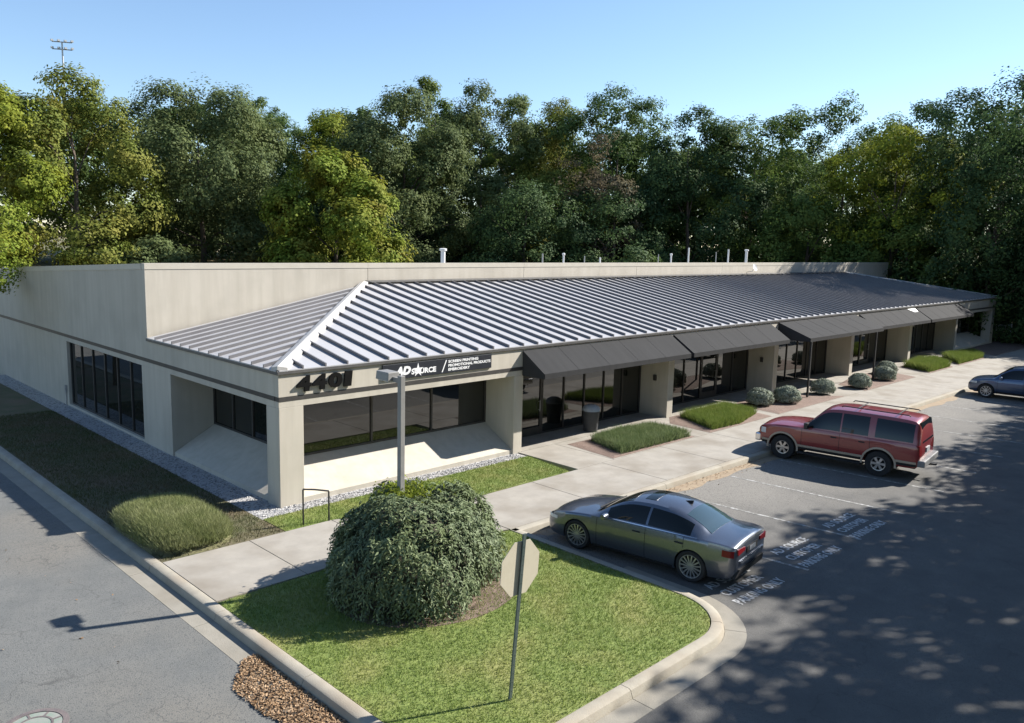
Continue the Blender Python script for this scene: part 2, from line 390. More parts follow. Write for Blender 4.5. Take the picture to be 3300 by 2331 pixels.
BEDS = {'b1': [(10.45, -2.55), (15.2, -2.58), (15.35, -.4), (10.7, -.35)], 'b2': [(16.2, -2.6), (20.9, -2.6), (21.45, .0), (17.3, -.02), (16.35, -.7)],
        'b3': [(21.55, -2.58), (28.1, -2.58), (26.6, -1.05), (22.9, -.05), (21.8, -.3)], 'b4': [(30.4, -2.6), (37.3, -2.6), (38.2, -.55), (35.2, -.12), (31.0, -.95)],
        'b5': [(39.5, -2.6), (43.5, -2.6), (46.3, -.9), (44.2, -.15), (40.6, -.5)], 'b6': [(44.6, -2.6), (50, -2.6), (52.4, -1.2), (47.6, -.4)]}
for nm, pl in BEDS.items():
    c = np.mean(pl, 0); mb = MB(); n = len(pl)
    mb.v = [(x, y, .006) for x, y in pl]+[(c[0]+(x-c[0])*.88, c[1]+(y-c[1])*.85, .035) for x, y in pl]+[(c[0], c[1], .05)]
    mb.f = [(i, (i+1) % n, n+(i+1) % n, n+i) for i in range(n)]+[(n+i, n+(i+1) % n, 2*n) for i in range(n)]
    tag(mb.build('mulch_bed', MULCH), kind='structure')
# far end of the site beyond the walk: bare shaded soil
soil('bare_soil', [(52.4, -2.5), (70, -2.8), (70, 10), (61.1, 10), (61.1, .0), (52.4, 0)], MULCH, -.02)
soil('end_strip', [(54.9, -5.6), (70, -5.9), (70, -2.85), (54.9, -2.6)], CONC, -.02)

# painted stall lines and lettering on the lot
def paint(poly): MB().slab(poly, -.1485, -.1455).build('stall_line', LINEP, lot)
for x in (6.3, 9.15, 12.05, 15.1, 18.2, 21.2, 24.2, 27.2, 30.2, 33.2, 36.2):
    y0, y1 = YC(x)-.75, -10.9
    paint([(x, y0), (x+.42, y1), (x+.51, y1), (x+.09, y0)])
for xa, dx in ((4.02, 0), (6.86, 0), (9.6, 0)):
    for j, (t, wd, off) in enumerate((('AD SOURCE', 1.55, .22), ('CUSTOMER', 1.42, .2), ('PARKING ONLY', 1.78, .05))):
        me = fit_mesh(text_mesh(t, .3, .0015, .006, 1.05), wd, .25)
        o = link('lettering', me, WHITEP, lot); o.location = (xa+off, -10.02-.40*j, -.1455); o.rotation_euler = (0, 0, math.radians(-1.2))

# manhole in the street
mh = tag(empty('manhole_cover', (-7.22, -6.0, -.15)), 'round cast iron manhole cover set in the street asphalt', 'manhole')
IRON = mat('cast_iron', (.10, .085, .085), (.15, .125, .12), 9, .7, bump=.4, bscale=50)
IRONG = mat('painted_iron', (.17, .22, .18), (.24, .24, .22), 9, .8)
MB().lathe([(.44, 0), (.44, .010), (.36, .012), (.36, 0)], 40, closed=True).build('ring', IRON, mh)
MB().lathe([(.35, 0), (.35, .006), (.0, .006)], 40).build('lid', IRONG, mh)
MB().lathe([(.24, .006), (.24, .012), (.21, .012), (.21, .006)], 32, closed=True).build('rib', IRON, mh)
for a in range(8):
    t = a*math.pi/4; c, s = math.cos(t), math.sin(t)
    MB().slab([(c*.24-s*.015, s*.24+c*.015), (c*.345-s*.015, s*.345+c*.015), (c*.345+s*.015, s*.345-c*.015), (c*.24+s*.015, s*.24-c*.015)], .006, .0115).build('rib', IRON, mh)

# ------------------------------------------------------------------ the office building
L_, HE, HB0, HB1, HL, D_, SILL, YW, HR, HP = 61.0, 3.55, 2.73, 2.85, 2.57, 1.36, .82, 8.34, 5.10, 5.90
BAY = L_/7; DEEP = 28.0
B = tag(empty('office_building', (0, 0, 0)), 'long beige single storey office building with ribbed metal hip roof', 'building')
def part(name, mb, m, parent=B, **k): return mb.build(name, m, parent, **k)
px0 = [0.0]+[BAY*k-.32 for k in range(1, 7)]+[L_-.7]
px1 = [0.7]+[BAY*k+.08 for k in range(1, 7)]+[L_]
for k in range(8):
    if k in (0, 7): part('pier', MB().box((px0[k], 0, -.25), (px1[k], .64, HL-.002)), STUCCO, bevel=.012)
    else: part('pier', MB().box((px0[k], 0, -.25), (px1[k], D_+.15, HL-.002)), STUCCO, bevel=.012)
# fascia, dark band and soffit, one panel per bay
for k in range(7):
    a, b = BAY*k+.004, BAY*(k+1)-.004
    a2 = .22 if k == 0 else a; b2 = L_-.22 if k == 6 else b
    part('fascia_panel', MB().box((a, 0, HB1), (b, .22, HE-.06)), STUCCO)
    part('lintel', MB().box((a, 0, HL), (b, .22, HB0)), STUCCO)
    part('dark_band', MB().box((a, -.008, HB0+.002), (b, .2, HB1-.002)), DARKTRIM)
    part('soffit', MB().box((a2+.002, .222, HL+.01), (b2-.002, D_+.2, HL+.06)), STUCCO)
for x0, x1 in ((0.0, .22), (L_-.22, L_)):   # the two end walls above the openings
    e = -.008 if x0 == 0 else 0; e2 = .008 if x1 == L_ else 0
    part('fascia_panel', MB().box((x0, .222, HB1), (x1, YW+.221, HE-.06)), STUCCO)
    part('lintel', MB().box((x0, .222, HL), (x1, DEEP, HB0)), STUCCO)
    part('dark_band', MB().box((x0+e, .202, HB0+.002), (x1+e2, DEEP, HB1-.002)), DARKTRIM)

def window(xa, xb, y, z0, z1, n, axis_='y', sign=1, door=None):
    """framed glazing along x at depth y (axis 'y') or along y at depth x (axis 'x')"""
    t = .055
    def bx(a0, a1, d0, d1, zz0, zz1):
        return ((a0, d0, zz0), (a1, d1, zz1)) if axis_ == 'y' else ((d0, a0, zz0), (d1, a1, zz1))
    W_ = MB(); W_.box(*bx(xa, xb, y-.05, y+.05, z0, z0+t)); W_.box(*bx(xa, xb, y-.05, y+.05, z1-t, z1))
    W_.box(*bx(xa, xa+t, y-.05, y+.05, z0+t, z1-t)); W_.box(*bx(xb-t, xb, y-.05, y+.05, z0+t, z1-t))
    o = part('window', W_, DARKTRIM)
    e = [xa+t+(xb-xa-2*t)*i/n for i in range(n+1)]
    for i in range(1, n): MB().box(*bx(e[i]-.03, e[i]+.03, y-.05, y+.05, z0+t, z1-t)).build('mullion', DARKTRIM, o)
    for i in range(n):
        a, b = e[i]+(.03 if i else 0), e[i+1]-(.03 if i < n-1 else 0)
        if door is not None and i == door:
            dr = part('door', MB().box(*bx(a, a+.09, y-.045, y+.045, z0+t, 2.2)).box(*bx(b-.09, b, y-.045, y+.045, z0+t, 2.2)).box(*bx(a+.09, b-.09, y-.045, y+.045, z0+t, z0+.28)).box(*bx(a+.09, b-.09, y-.045, y+.045, 2.1, 2.2)), DARKTRIM)
            MB().box(*bx(a+.09, b-.09, y-.01, y+.012, z0+.28, 2.1)).build('pane', GLASS, dr)
            MB().tube([(b-.14, y-.09, .85), (b-.14, y-.09, 1.25)], .014, 6).tube([(b-.14, y-.09, .9), (b-.14, y, .9)], .01, 6).tube([(b-.14, y-.09, 1.2), (b-.14, y, 1.2)], .01, 6).build('handle', GALV, dr)
            MB().box(*bx(a, b, y-.01, y+.012, 2.2, z1-t)).build('pane', GLASS, o)
        else: MB().box(*bx(a, b, y-.01, y+.012, z0+t, z1-t)).build('pane', GLASS, o)
    return o
# bay 1 and its return round the corner: deep reveal with sloping sill
XR = 1.37
def ledges(mx):
    X = (lambda x: x) if not mx else (lambda x: L_-x)
    e1 = px0[1]-.002 if not mx else L_-px1[6]-.002
    mb = MB(); mb.prism([(X(.05), .05, -.25), (X(e1), .05, -.25), (X(e1), D_, -.25), (X(XR), D_, -.25)], [(X(.05), .05, .1), (X(e1), .05, .1), (X(e1), D_, SILL), (X(XR), D_, SILL)])
    part('sloped_sill', mb, STUCCO)
    mb = MB(); mb.prism([(X(.049), .052, -.25), (X(.049), 6.61, -.25), (X(XR), 6.61, -.25), (X(XR), D_+.002, -.25)], [(X(.049), .052, .1), (X(.049), 6.61, .1), (X(XR), 6.61, SILL), (X(XR), D_+.002, SILL)])
    part('sloped_sill', mb, STUCCO)
    part('soffit', MB().box((min(X(.222), X(XR+.2)), D_+.21, HL+.01), (max(X(.222), X(XR+.2)), 6.61, HL+.06)), STUCCO)
    part('wall', MB().box((min(X(0), X(XR+.1)), 6.62, -.25), (max(X(0), X(XR+.1)), 6.9, HL-.002)), STUCCO)
ledges(False); ledges(True)
window(XR+.05, px0[1]-.003, D_+.02, SILL+.002, HL+.008, 3); window(D_+.08, 6.612, XR+.02, SILL+.002, HL+.008, 4, 'x')
window(px1[6]+.003, L_-XR-.05, D_+.02, SILL+.002, HL+.008, 3); window(D_+.08, 6.612, L_-XR-.02, SILL+.002, HL+.008, 4, 'x')
for k, (n, dr) in enumerate(((7, 1), (6, 3), (7, 1), (6, 3), (7, 1))):
    window(px1[k+1]+.003, px0[k+2]-.003, D_+.02, .006, HL+.008, n, door=dr)
# end walls, their tops falling towards the back
ZT = lambda y: HP-.0466*(y-YW)
for x0, x1 in ((0.0, .25), (L_-.25, L_)):
    part('wall', MB().box((x0, 6.902, -.25), (x1, 8.9, HL-.002)), STUCCO)
    part('wall', MB().box((x0, 16.55, -.25), (x1, DEEP, HL-.002)), STUCCO)
    for a, b in ((YW+.222, 16.5), (16.508, DEEP)):
        part('wall', MB().prism([(x0, a, HB1), (x1, a, HB1), (x1, b, HB1), (x0, b, HB1)], [(x0, a, ZT(a)-.19), (x1, a, ZT(a)-.19), (x1, b, ZT(b)-.19), (x0, b, ZT(b)-.19)]), STUCCO)
window(8.905, 16.545, .16, .06, HL-.002, 6, 'x'); window(8.905, 16.545, L_-.16, .06, HL-.002, 6, 'x')
part('wall', MB().box((.01, 8.9, -.25), (.24, 16.55, .055)), STUCCO); part('wall', MB().box((0, DEEP-.25, -.25), (L_, DEEP+.001, ZT(DEEP)-.2)), STUCCO)
part('service_box', MB().box((-.07, 16.75, .5), (-.002, 16.9, .78)).tube([(-.035, 16.82, -.1), (-.035, 16.82, .5)], .02, 6), GALV)
# upper wall, panel by panel, with coping and flat roof
xe = [-.011]+[BAY*k-.2 for k in range(1, 7)]+[L_+.011]
for a, b in zip(xe[:-1], xe[1:]): part('wall_panel', MB().box((a+.011, YW, HE-.057), (b-.011, YW+.22, HP-.19)), STUCCO)
part('joint_backing', MB().box((.26, YW+.05, HE-.05), (L_-.26, YW+.2, HP-.2)), DARKTRIM)
for a, b in zip(xe[:-1], xe[1:]): part('coping', MB().box((a+.004, YW-.014, HP-.188), (b-.004, YW+.24, HP)), COPE)
for x0, x1 in ((-.02, .265), (L_-.265, L_+.02)): part('coping', MB().prism([(x0, YW+.245, ZT(YW+.245)-.188), (x1, YW+.245, ZT(YW+.245)-.188), (x1, DEEP+.03, ZT(DEEP)-.188), (x0, DEEP+.03, ZT(DEEP)-.188)], [(x0, YW+.245, ZT(YW+.245)), (x1, YW+.245, ZT(YW+.245)), (x1, DEEP+.03, ZT(DEEP)), (x0, DEEP+.03, ZT(DEEP))]), COPE)
part('coping', MB().box((.29, DEEP-.28, ZT(DEEP)-.195), (L_-.29, DEEP+.03, ZT(DEEP)-.03)), CAPM)
part('flat_roof', MB().prism([(.25, YW+.23, HP-.6), (L_-.25, YW+.23, HP-.6), (L_-.25, DEEP-.26, ZT(DEEP)-.6), (.25, DEEP-.26, ZT(DEEP)-.6)], [(.25, YW+.23, HP-.5), (L_-.25, YW+.23, HP-.5), (L_-.25, DEEP-.26, ZT(DEEP)-.4), (.25, DEEP-.26, ZT(DEEP)-.4)]), mat('roof_membrane', (.30, .29, .28), (.36, .35, .33), 1, .9))
# metal hip roof: one pan and one standing rib for each 0.67 m
KS = (HR-HE)/YW; PW = 61.0/91; OV = -.06
def fz(y): return HE+KS*y
def pan(pl, rib, name='roof_panel'):
    o = part(name, MB().prism([(x, y, z-.03) for x, y, z in pl], pl), ROOFM)
    if rib:
        (x0, y0), (x1, y1) = rib; d = Vector((x1-x0, y1-y0, 0)); l = d.length; d /= l; nrm = Vector((-d.y, d.x, 0))*.02
        if l > .25:
            z0, z1 = fz2(x0, y0), fz2(x1, y1); h = .084
            pts = [(x0-nrm.x, y0-nrm.y), (x0+nrm.x, y0+nrm.y), (x1+nrm.x, y1+nrm.y), (x1-nrm.x, y1-nrm.y)]; zz = [z0, z0, z1, z1]
            MB().prism([(p[0], p[1], z+.001) for p, z in zip(pts, zz)], [(p[0], p[1], z+h) for p, z in zip(pts, zz)]).build('rib', RIBM, o)
for i in range(91):
    a, b = PW*i, PW*(i+1); t = lambda x: max(min(YW-.003, x, L_-x), OV)
    fz2 = lambda x, y: HE+KS*y
    pl = [(a, OV, fz(OV)), (b, OV, fz(OV)), (b, t(b), fz(t(b)))] + ([(a, t(a), fz(t(a)))] if t(a) > OV+.001 else [])
    xm = a+.026
    pan(pl, ((a, OV-.004), (a, t(a)-.08)) if i else None)
for mx in (False, True):
    X = (lambda x: x) if not mx else (lambda x: L_-x)
    for j in range(13):
        a, b = .63*j, min(.63*(j+1), YW-.003)
        if a >= YW: break
        e = .003
        fz2 = lambda x, y: HE+KS*(x if not mx else L_-x)
        pl = [(X(OV), a, fz(OV)), (X(OV), b, fz(OV)), (X(max(b-e, 0)), b, fz(max(b-e, 0)))]+([(X(a-e), a, fz(a-e))] if a > .01 else [])
        pan(pl if not mx else pl[::-1], ((X(OV-.004), a), (X(a-.1), a)) if j else None)
# hip caps
for mx in (False, True):
    X = (lambda x: x) if not mx else (lambda x: L_-x)
    c = .21; zc = .115
    A = [(X(-.04), -.04, fz(-.04)+zc), (X(-.04+c+.06), -.06, fz(-.06)+.06), (X(-.06), -.04+c+.06, fz(-.06)+.06)]
    Tq = YW-.02
    Bq = [(X(Tq), Tq, fz(Tq)+zc), (X(Tq+c), Tq, fz(Tq)+.09), (X(Tq-c), Tq, fz(Tq-c)+.09)]
    off = [(0, 0, -.05)]*3
    mb = MB(); mb.v = A+Bq+[(p[0], p[1], p[2]-.1) for p in A+Bq]
    mb.f = [(0, 1, 4, 3), (0, 3, 5, 2), (6, 9, 10, 7), (6, 8, 11, 9), (1, 7, 10, 4), (2, 5, 11, 8), (0, 2, 8, 6), (0, 6, 7, 1), (3, 4, 10, 9), (3, 9, 11, 5)]
    part('hip_cap', mb, CAPM)
# ridge flashing where the pans meet the wall
part('flashing', MB().prism([(8.6, YW-.16, fz(YW-.16)+.08), (L_-8.6, YW-.16, fz(YW-.16)+.08), (L_-8.4, YW-.004, fz(YW)+.085), (8.4, YW-.004, fz(YW)+.085)], [(8.6, YW-.16, fz(YW-.16)+.1), (L_-8.6, YW-.16, fz(YW-.16)+.1), (L_-8.4, YW-.004, fz(YW)+.13), (8.4, YW-.004, fz(YW)+.13)]), GUTTER)
# eave gutters
part('gutter_trough', MB().box((-.055, -.055, HE-.125), (L_+.055, -.003, HE-.03)), GUTTER, bevel=.012)
part('gutter_trough', MB().box((-.057, .0, HE-.124), (-.004, YW-.01, HE-.031)), GUTTER, bevel=.012)
part('gutter_trough', MB().box((L_+.004, .0, HE-.124), (L_+.057, YW-.01, HE-.031)), GUTTER, bevel=.012)
part('drip_edge', MB().box((-.05, -.05, HE-.029), (L_+.05, .0, HE-.042)), CAPM)
# roof vents and the small dish
for x, top, r, cap in ((15.4, 6.47, .11, True), (22.4, 6.27, .04, False), (24.1, 6.31, .05, True), (25.9, 6.16, .03, False), (27.3, 6.08, .05, False), (33.1, 6.3, .03, False), (34.5, 6.36, .05, True), (36.5, 6.75, .05, False), (39.9, 6.5, .03, False), (41.5, 6.7, .055, False), (44.0, 6.72, .09, True)):
    v = part('vent_pipe', MB().lathe([(r, HP-.55), (r, top-.12 if cap else top)], 12, c=(x, 12, 0)), WHITEM if r > .04 else GALV, smooth=40)
    if cap: MB().lathe([(r*1.1, top-.13), (r*1.65, top-.11), (r*1.65, top-.02), (r*.9, top)], 12, c=(x, 12, 0)).build('vent_cap', WHITEM, v, smooth=40)
dsh = part('satellite_dish', MB().tube([(37.75, YW-.01, 5.32), (37.75, YW-.35, 5.36), (37.75, YW-.42, 5.55)], .02, 6), GALV)
mb = MB(); mb.lathe([(.02, .0), (.14, .02), (.23, .07), (.235, .075), (.14, .03), (.02, .01)], 18)
rot = Matrix.Rotation(math.radians(70), 4, 'X') @ Matrix.Rotation(0, 4, 'Z')
mb.v = [tuple(rot @ Vector(v)+Vector((37.75, YW-.45, 5.6))) for v in mb.v]; mb.build('reflector', WHITEM, dsh, smooth=40)
# awnings
def awning(a, b, proj, zt, zb, lab, posts=()):
    top = MB().prism([(a, -.012, zt-.03), (b, -.012, zt-.03), (b, -proj, zb-.03), (a, -proj, zb-.03)], [(a, -.012, zt), (b, -.012, zt), (b, -proj, zb), (a, -proj, zb)])
    o = part('awning', top, CANVAS); o['label'] = lab
    MB().box((a, -proj-.012, zb-.17), (b, -proj+.004, zb-.004)).build('valance', CANVAS, o)
    for x in (a-.006, b+.006):
        MB().prism([(x-.005, -.012, zt), (x-.005, -proj, zb), (x-.005, -proj, zb-.17), (x-.005, -.012, zb-.17)], [(x+.005, -.012, zt), (x+.005, -proj, zb), (x+.005, -proj, zb-.17), (x+.005, -.012, zb-.17)]).build('side_panel', CANVASD, o)
    n = max(2, int((b-a)/1.4)); e = np.linspace(a+.03, b-.03, n+1)
    fr = MB()
    for x in e: fr.tube([(x, -.03, zt-.05), (x, -proj+.02, zb-.05), (x, -proj+.02, zb-.15), (x, -.03, zb-.15)], .014, 5)
    fr.build('frame', BLACKM, o)
    for x in e[1:-1]: MB().prism([(x-.012, -.014, zt+.001), (x+.012, -.014, zt+.001), (x+.012, -proj, zb+.001), (x-.012, -proj, zb+.001)], [(x-.012, -.014, zt+.005), (x+.012, -.014, zt+.005), (x+.012, -proj, zb+.005), (x-.012, -proj, zb+.005)]).build('seam', CANVAS, o)
    for x in posts: MB().box((x-.04, -proj-.03, -.05), (x+.04, -proj+.05, zb-.17)).build('post', BLACKM, o)
awning(8.74, 17.1, 1.0, 3.38, 2.73, 'dark canvas awning beside the signboard')
awning(17.32, 25.25, 1.0, 3.36, 2.73, 'dark canvas awning over the doorway without posts')
awning(26.0, 34.6, 1.64, 3.40, 2.80, 'deep dark canvas awning carried on two thin black posts', (26.12, 33.72))
awning(35.3, 43.75, 1.0, 3.36, 2.72, 'dark canvas awning with a white mark near its far upper edge')
awning(43.95, 52.2, 1.0, 3.35, 2.72, 'dark canvas awning at the wooded end')
aw4 = [o for o in B.children if o.name.startswith('awning')][3]
MB().prism([(42.4, -.02, 3.361), (43.7, -.02, 3.361), (43.5, -.3, 3.181), (42.9, -.3, 3.181)], [(42.4, -.02, 3.366), (43.7, -.02, 3.366), (43.5, -.3, 3.186), (42.9, -.3, 3.186)]).build('white_mark', WHITEM, aw4)
for k in (2, 3): MB().box((px0[k]-.075, .55, 1.45), (px0[k]-.002, .68, 1.68)).build('wall_lamp', DARKTRIM, B)

# signboard and street number
sg = tag(empty('signboard', (3.15, 0, 2.95)), 'black signboard with white lettering above the bay window', 'sign')
NAVY = mat('sign_navy', (.010, .013, .020), (.014, .017, .025), 4, .45); SGW = mat('sign_white', (.78, .78, .78), rough=.5)
MB().box((0, -.05, 0), (4.15, -.002, .44)).build('panel', NAVY, sg, bevel=.006)
def sgtext(t, x, z, wd, h, shear=0.0, off=.01):
    me = fit_mesh(text_mesh(t, .3, .002, off, 1.0, shear), wd, h); o = link('lettering', me, SGW, sg); o.rotation_euler = (math.pi/2, 0, 0); o.location = (x, -.053, z); return o
sgtext('AD', .41, .10, .57, .25, .25, .02); sgtext('SOURCE', 1.0, .09, .91, .16, 0, .012)
sgtext('SCREEN PRINTING', 2.38, .305, 1.2, .085); sgtext('PROMOTIONAL PRODUCTS', 2.38, .185, 1.72, .085); sgtext('EMBROIDERY', 2.38, .065, .86, .085)
st = [(math.sin(math.pi*k/5)*(.2 if k % 2 == 0 else .07), math.cos(math.pi*k/5)*(.215 if k % 2 == 0 else .08)) for k in range(10)]
MB().prism([(1.24+a, -.054, .20+b) for a, b in st], [(1.24+a, -.057, .20+b) for a, b in st]).build('star', SGW, sg)
MB().prism([(2.12, -.054, .05), (2.16, -.054, .05), (2.32, -.054, .4), (2.28, -.054, .4)], [(2.12, -.057, .05), (2.16, -.057, .05), (2.32, -.057, .4), (2.28, -.057, .4)]).build('slash', SGW, sg)
nb = tag(empty('street_number', (.5, 0, 2.9)), 'raised dark metal numerals 4401 on the corner fascia', 'numerals')
DIG = mat('digit_metal', (.004, .004, .004), (.006, .006, .006), 6, .8, spec=.1)
for ch, x, wd in (('4', -.02, .43), ('4', .44, .43), ('0', .92, .42), ('1', 1.38, .28)):
    me = fit_mesh(text_mesh(ch, .5, .022, .024, 1.0, .05, 'digit'), wd, .41); o = link('digit', me, DIG, nb); o.rotation_euler = (math.pi/2, 0, 0); o.location = (x, -.05, .04)
# ------------------------------------------------------------------ vehicles
def pchip(xs, ys):
    xs, ys = np.array(xs, float), np.array(ys, float); h = np.diff(xs); d = np.diff(ys)/h; m = np.zeros_like(ys)
    m[0], m[-1] = d[0], d[-1]
    for i in range(1, len(xs)-1):
        if d[i-1]*d[i] > 0: w1, w2 = 2*h[i]+h[i-1], h[i]+2*h[i-1]; m[i] = (w1+w2)/(w1/d[i-1]+w2/d[i])
    def f(x):
        x = min(max(x, xs[0]), xs[-1]); i = min(max(int(np.searchsorted(xs, x))-1, 0), len(xs)-2); t = (x-xs[i])/h[i]
        return ((1+2*t)*(1-t)**2*ys[i]+t*(1-t)**2*h[i]*m[i]+t*t*(3-2*t)*ys[i+1]+t*t*(t-1)*h[i]*m[i+1])
    return f

class Shell:
    """a car body as a loft: rows are (x, sill z, shoulder z, top z, sill half-width, shoulder half-width, roof-edge half-width, crown)"""
    def __init__(s, rows, axles, arch_r, wheel_r):
        rows = sorted(rows); c = list(zip(*rows)); s.x0, s.x1 = c[0][0], c[0][-1]
        s.fzl, s.fzs, s.fzt, s.fwl, s.fws, s.fwe, s.fcr = [pchip(c[0], c[i]) for i in range(1, 8)]
        s.axles, s.ar, s.wr = axles, arch_r, wheel_r
    def wside(s, x, z):
        zl, zs = s.fzl(x), s.fzs(x); t = min(max((z-zl)/(zs-zl), 0), 1)
        w = s.fwl(x)+(s.fws(x)-s.fwl(x))*math.sin(t*math.pi/2)+.018*math.sin(math.pi*min(t*1.15, 1))
        if t > .9: w -= .022*((t-.9)/.1)**2
        if t < .12: w -= .03*((.12-t)/.12)**2
        return w
    def low(s, x):
        z = s.fzl(x)
        for a in s.axles:
            if abs(x-a) < s.ar: z = max(z, s.wr+math.sqrt(max(s.ar**2-(x-a)**2, 0))*1.0)
        return z
    def cab(s, x, v):
        zs, ze = s.fzs(x)+.012, s.fzt(x)-s.fcr(x); ws = s.fws(x)-.04; we = s.fwe(x)
        return Vector((x, ws+(we-ws)*v+.028*math.sin(math.pi*v)*min(1, (ze-zs)/.3), zs+(ze-zs)*v))
    def top(s, x, u):
        we, zt, cr = s.fwe(x), s.fzt(x), s.fcr(x); return Vector((x, we*u, zt-cr*abs(u)**2.2))
    def ring(s, x):
        lo, zs = s.low(x), s.fzs(x); p = []
        for i in range(9):
            z = lo+(zs-lo)*i/8; p.append((x, s.wside(x, z), z))
        for i in range(7): p.append(tuple(s.cab(x, i/6)))
        for i in range(1, 6): p.append(tuple(s.top(x, 1-i/5)))
        return p
    def body(s):
        xs = set(np.linspace(s.x0, s.x1, 70))
        for a in s.axles:
            for t in np.linspace(-1, 1, 17): xs.add(a+s.ar*t*.9999)
            xs.add(a-s.ar-.004); xs.add(a+s.ar+.004)
        for e in (.02, .05, .09, .14): xs.add(s.x0+e); xs.add(s.x1-e)
        xs = sorted(xs); mb = MB(); k = None
        for x in xs:
            h = s.ring(x); full = h+[(a, -b, c) for a, b, c in h[-2::-1]]; k = len(full); mb.v += full
        for i in range(len(xs)-1):
            for j in range(k): mb.f.append((i*k+j, i*k+(j+1) % k, (i+1)*k+(j+1) % k, (i+1)*k+j))
        mb.f += [tuple(range(k)), tuple((len(xs)-1)*k+j for j in range(k-1, -1, -1))]
        return mb
    def patch(s, fn, us, vs_, off=.006):
        """grid on a surface function pushed outward, closed to a thin shell"""
        mb = MB(); P = [[fn(u, v) for v in vs_] for u in us]; nu, nv = len(us), len(vs_); out = []
        cen = Vector((0, 0, .7))
        for i in range(nu):
            for j in range(nv):
                a = P[min(i+1, nu-1)][j]-P[max(i-1, 0)][j]; b = P[i][min(j+1, nv-1)]-P[i][max(j-1, 0)]
                n = a.cross(b)
                n = n.normalized() if n.length > 1e-9 else Vector((0, 0, 1))
                if n.dot(P[i][j]-cen) < 0: n = -n
                out.append((P[i][j], n))
        mb.v = [tuple(p+n*off) for p, n in out]+[tuple(p-n*.004) for p, n in out]; N_ = nu*nv
        for i in range(nu-1):
            for j in range(nv-1):
                q = (i*nv+j, i*nv+j+1, (i+1)*nv+j+1, (i+1)*nv+j); mb.f.append(q); mb.f.append(tuple(N_+a for a in q[::-1]))
        bd = [(i, 0) for i in range(nu)]+[(nu-1, j) for j in range(1, nv)]+[(i, nv-1) for i in range(nu-2, -1, -1)]+[(0, j) for j in range(nv-2, 0, -1)]
        ix = [i*nv+j for i, j in bd]
        for a, b in zip(ix, ix[1:]+ix[:1]): mb.f.append((a, b, N_+b, N_+a))
        return mb

CARGLASS = mat('car_glass', (.006, .009, .009), rough=.03, spec=.5, ior=1.45)
REARGLASS = mat('rear_glass', (.03, .05, .05), rough=.04, spec=.7, ior=2.0)
TYRE = mat('tyre_rubber', (.014, .014, .015), (.02, .02, .02), 8, .85)
ALLOY = mat('alloy', (.42, .42, .43), (.5, .5, .5), 5, .3, metal=.8)
CHROME = mat('chrome', (.62, .62, .63), rough=.15, metal=1)
REDL = mat('red_lens', (.14, .004, .006), rough=.35, spec=.3)
CLEARL = mat('clear_lens', (.55, .56, .57), rough=.12, coat=1.0)
PLATE = mat('plate_metal', (.32, .33, .34), (.24, .25, .27), 30, .5)
UNDER = mat('underbody', (.012, .012, .013), rough=.8)

def lin(a, b, n): return [a+(b-a)*i/(n-1) for i in range(n)]

def wheel(parent, x, y, r, rw, rim_r, spokes, m=ALLOY, solid=.0):
    e = empty('wheel', (x, y, r), 0, parent); s = 1 if y > 0 else -1
    h = rw/2
    MB().lathe([(rim_r, -h*.8), (rim_r+.02, -h), (r-.02, -h), (r, -h*.75), (r, h*.75), (r-.02, h), (rim_r+.02, h), (rim_r, h*.8)], 32, 'y', closed=True).build('tyre', TYRE, e, smooth=50)
    mb = MB(); mb.lathe([(rim_r+.004, s*h*.55), (rim_r+.004, s*h*.95), (rim_r-.013, s*h*.93), (rim_r-.02, s*h*.5)], 32, 'y', closed=True)
    mb.lathe([(.055, s*h*.5), (.055, s*h*.88), (.02, s*h*.9)], 14, 'y')
    for k in range(spokes):
        t = 2*math.pi*k/spokes; c, q = math.cos(t), math.sin(t); wd = .5*solid*2*math.pi*rim_r*.6/spokes if solid else .015
        w0 = wd*.6+.004; a = []
        for rr, ww in ((.045, w0), (rim_r-.012, wd)):
            for sg in (-1, 1): a.append((c*rr-q*ww*sg, q*rr+c*ww*sg))
        (a0, a1, b0, b1) = a; y0, y1 = s*h*.62, s*h*.86
        mb.prism([(a0[0], y0, a0[1]), (a1[0], y0, a1[1]), (b1[0], y0, b1[1]), (b0[0], y0, b0[1])], [(a0[0], y1, a0[1]), (a1[0], y1, a1[1]), (b1[0], y1, b1[1]), (b0[0], y1, b0[1])])
    mb.build('rim', m, e)
    MB().lathe([(rim_r, s*h*.1), (rim_r, s*h*.25), (.0, s*h*.25)], 24, 'y').build('brake_disc', UNDER, e)
    return e

def seams(sh, parent, xs_, z1f=None):
    for x in xs_:
        for sg in (1, -1):
            lo = sh.low(x)+.05; hi = sh.fzs(x)-.01; mb = MB(); n = 9
            for i in range(n):
                z = lo+(hi-lo)*i/(n-1); y = sg*(sh.wside(x, z)+.0025); mb.v += [(x-.006, y, z), (x+.006, y, z)]
            mb.f = [(2*i, 2*i+1, 2*i+3, 2*i+2) for i in range(n-1)]
            mb.build('door_seam', UNDER, parent)

def side_fn(sh, sg): return lambda x, z: Vector((x, sg*sh.wside(x, z), z))

def place_car(name, label, loc, heading, S):
    e = empty(name, loc, heading); e.scale = (S, S, S); tag(e, label, 'car'); return e

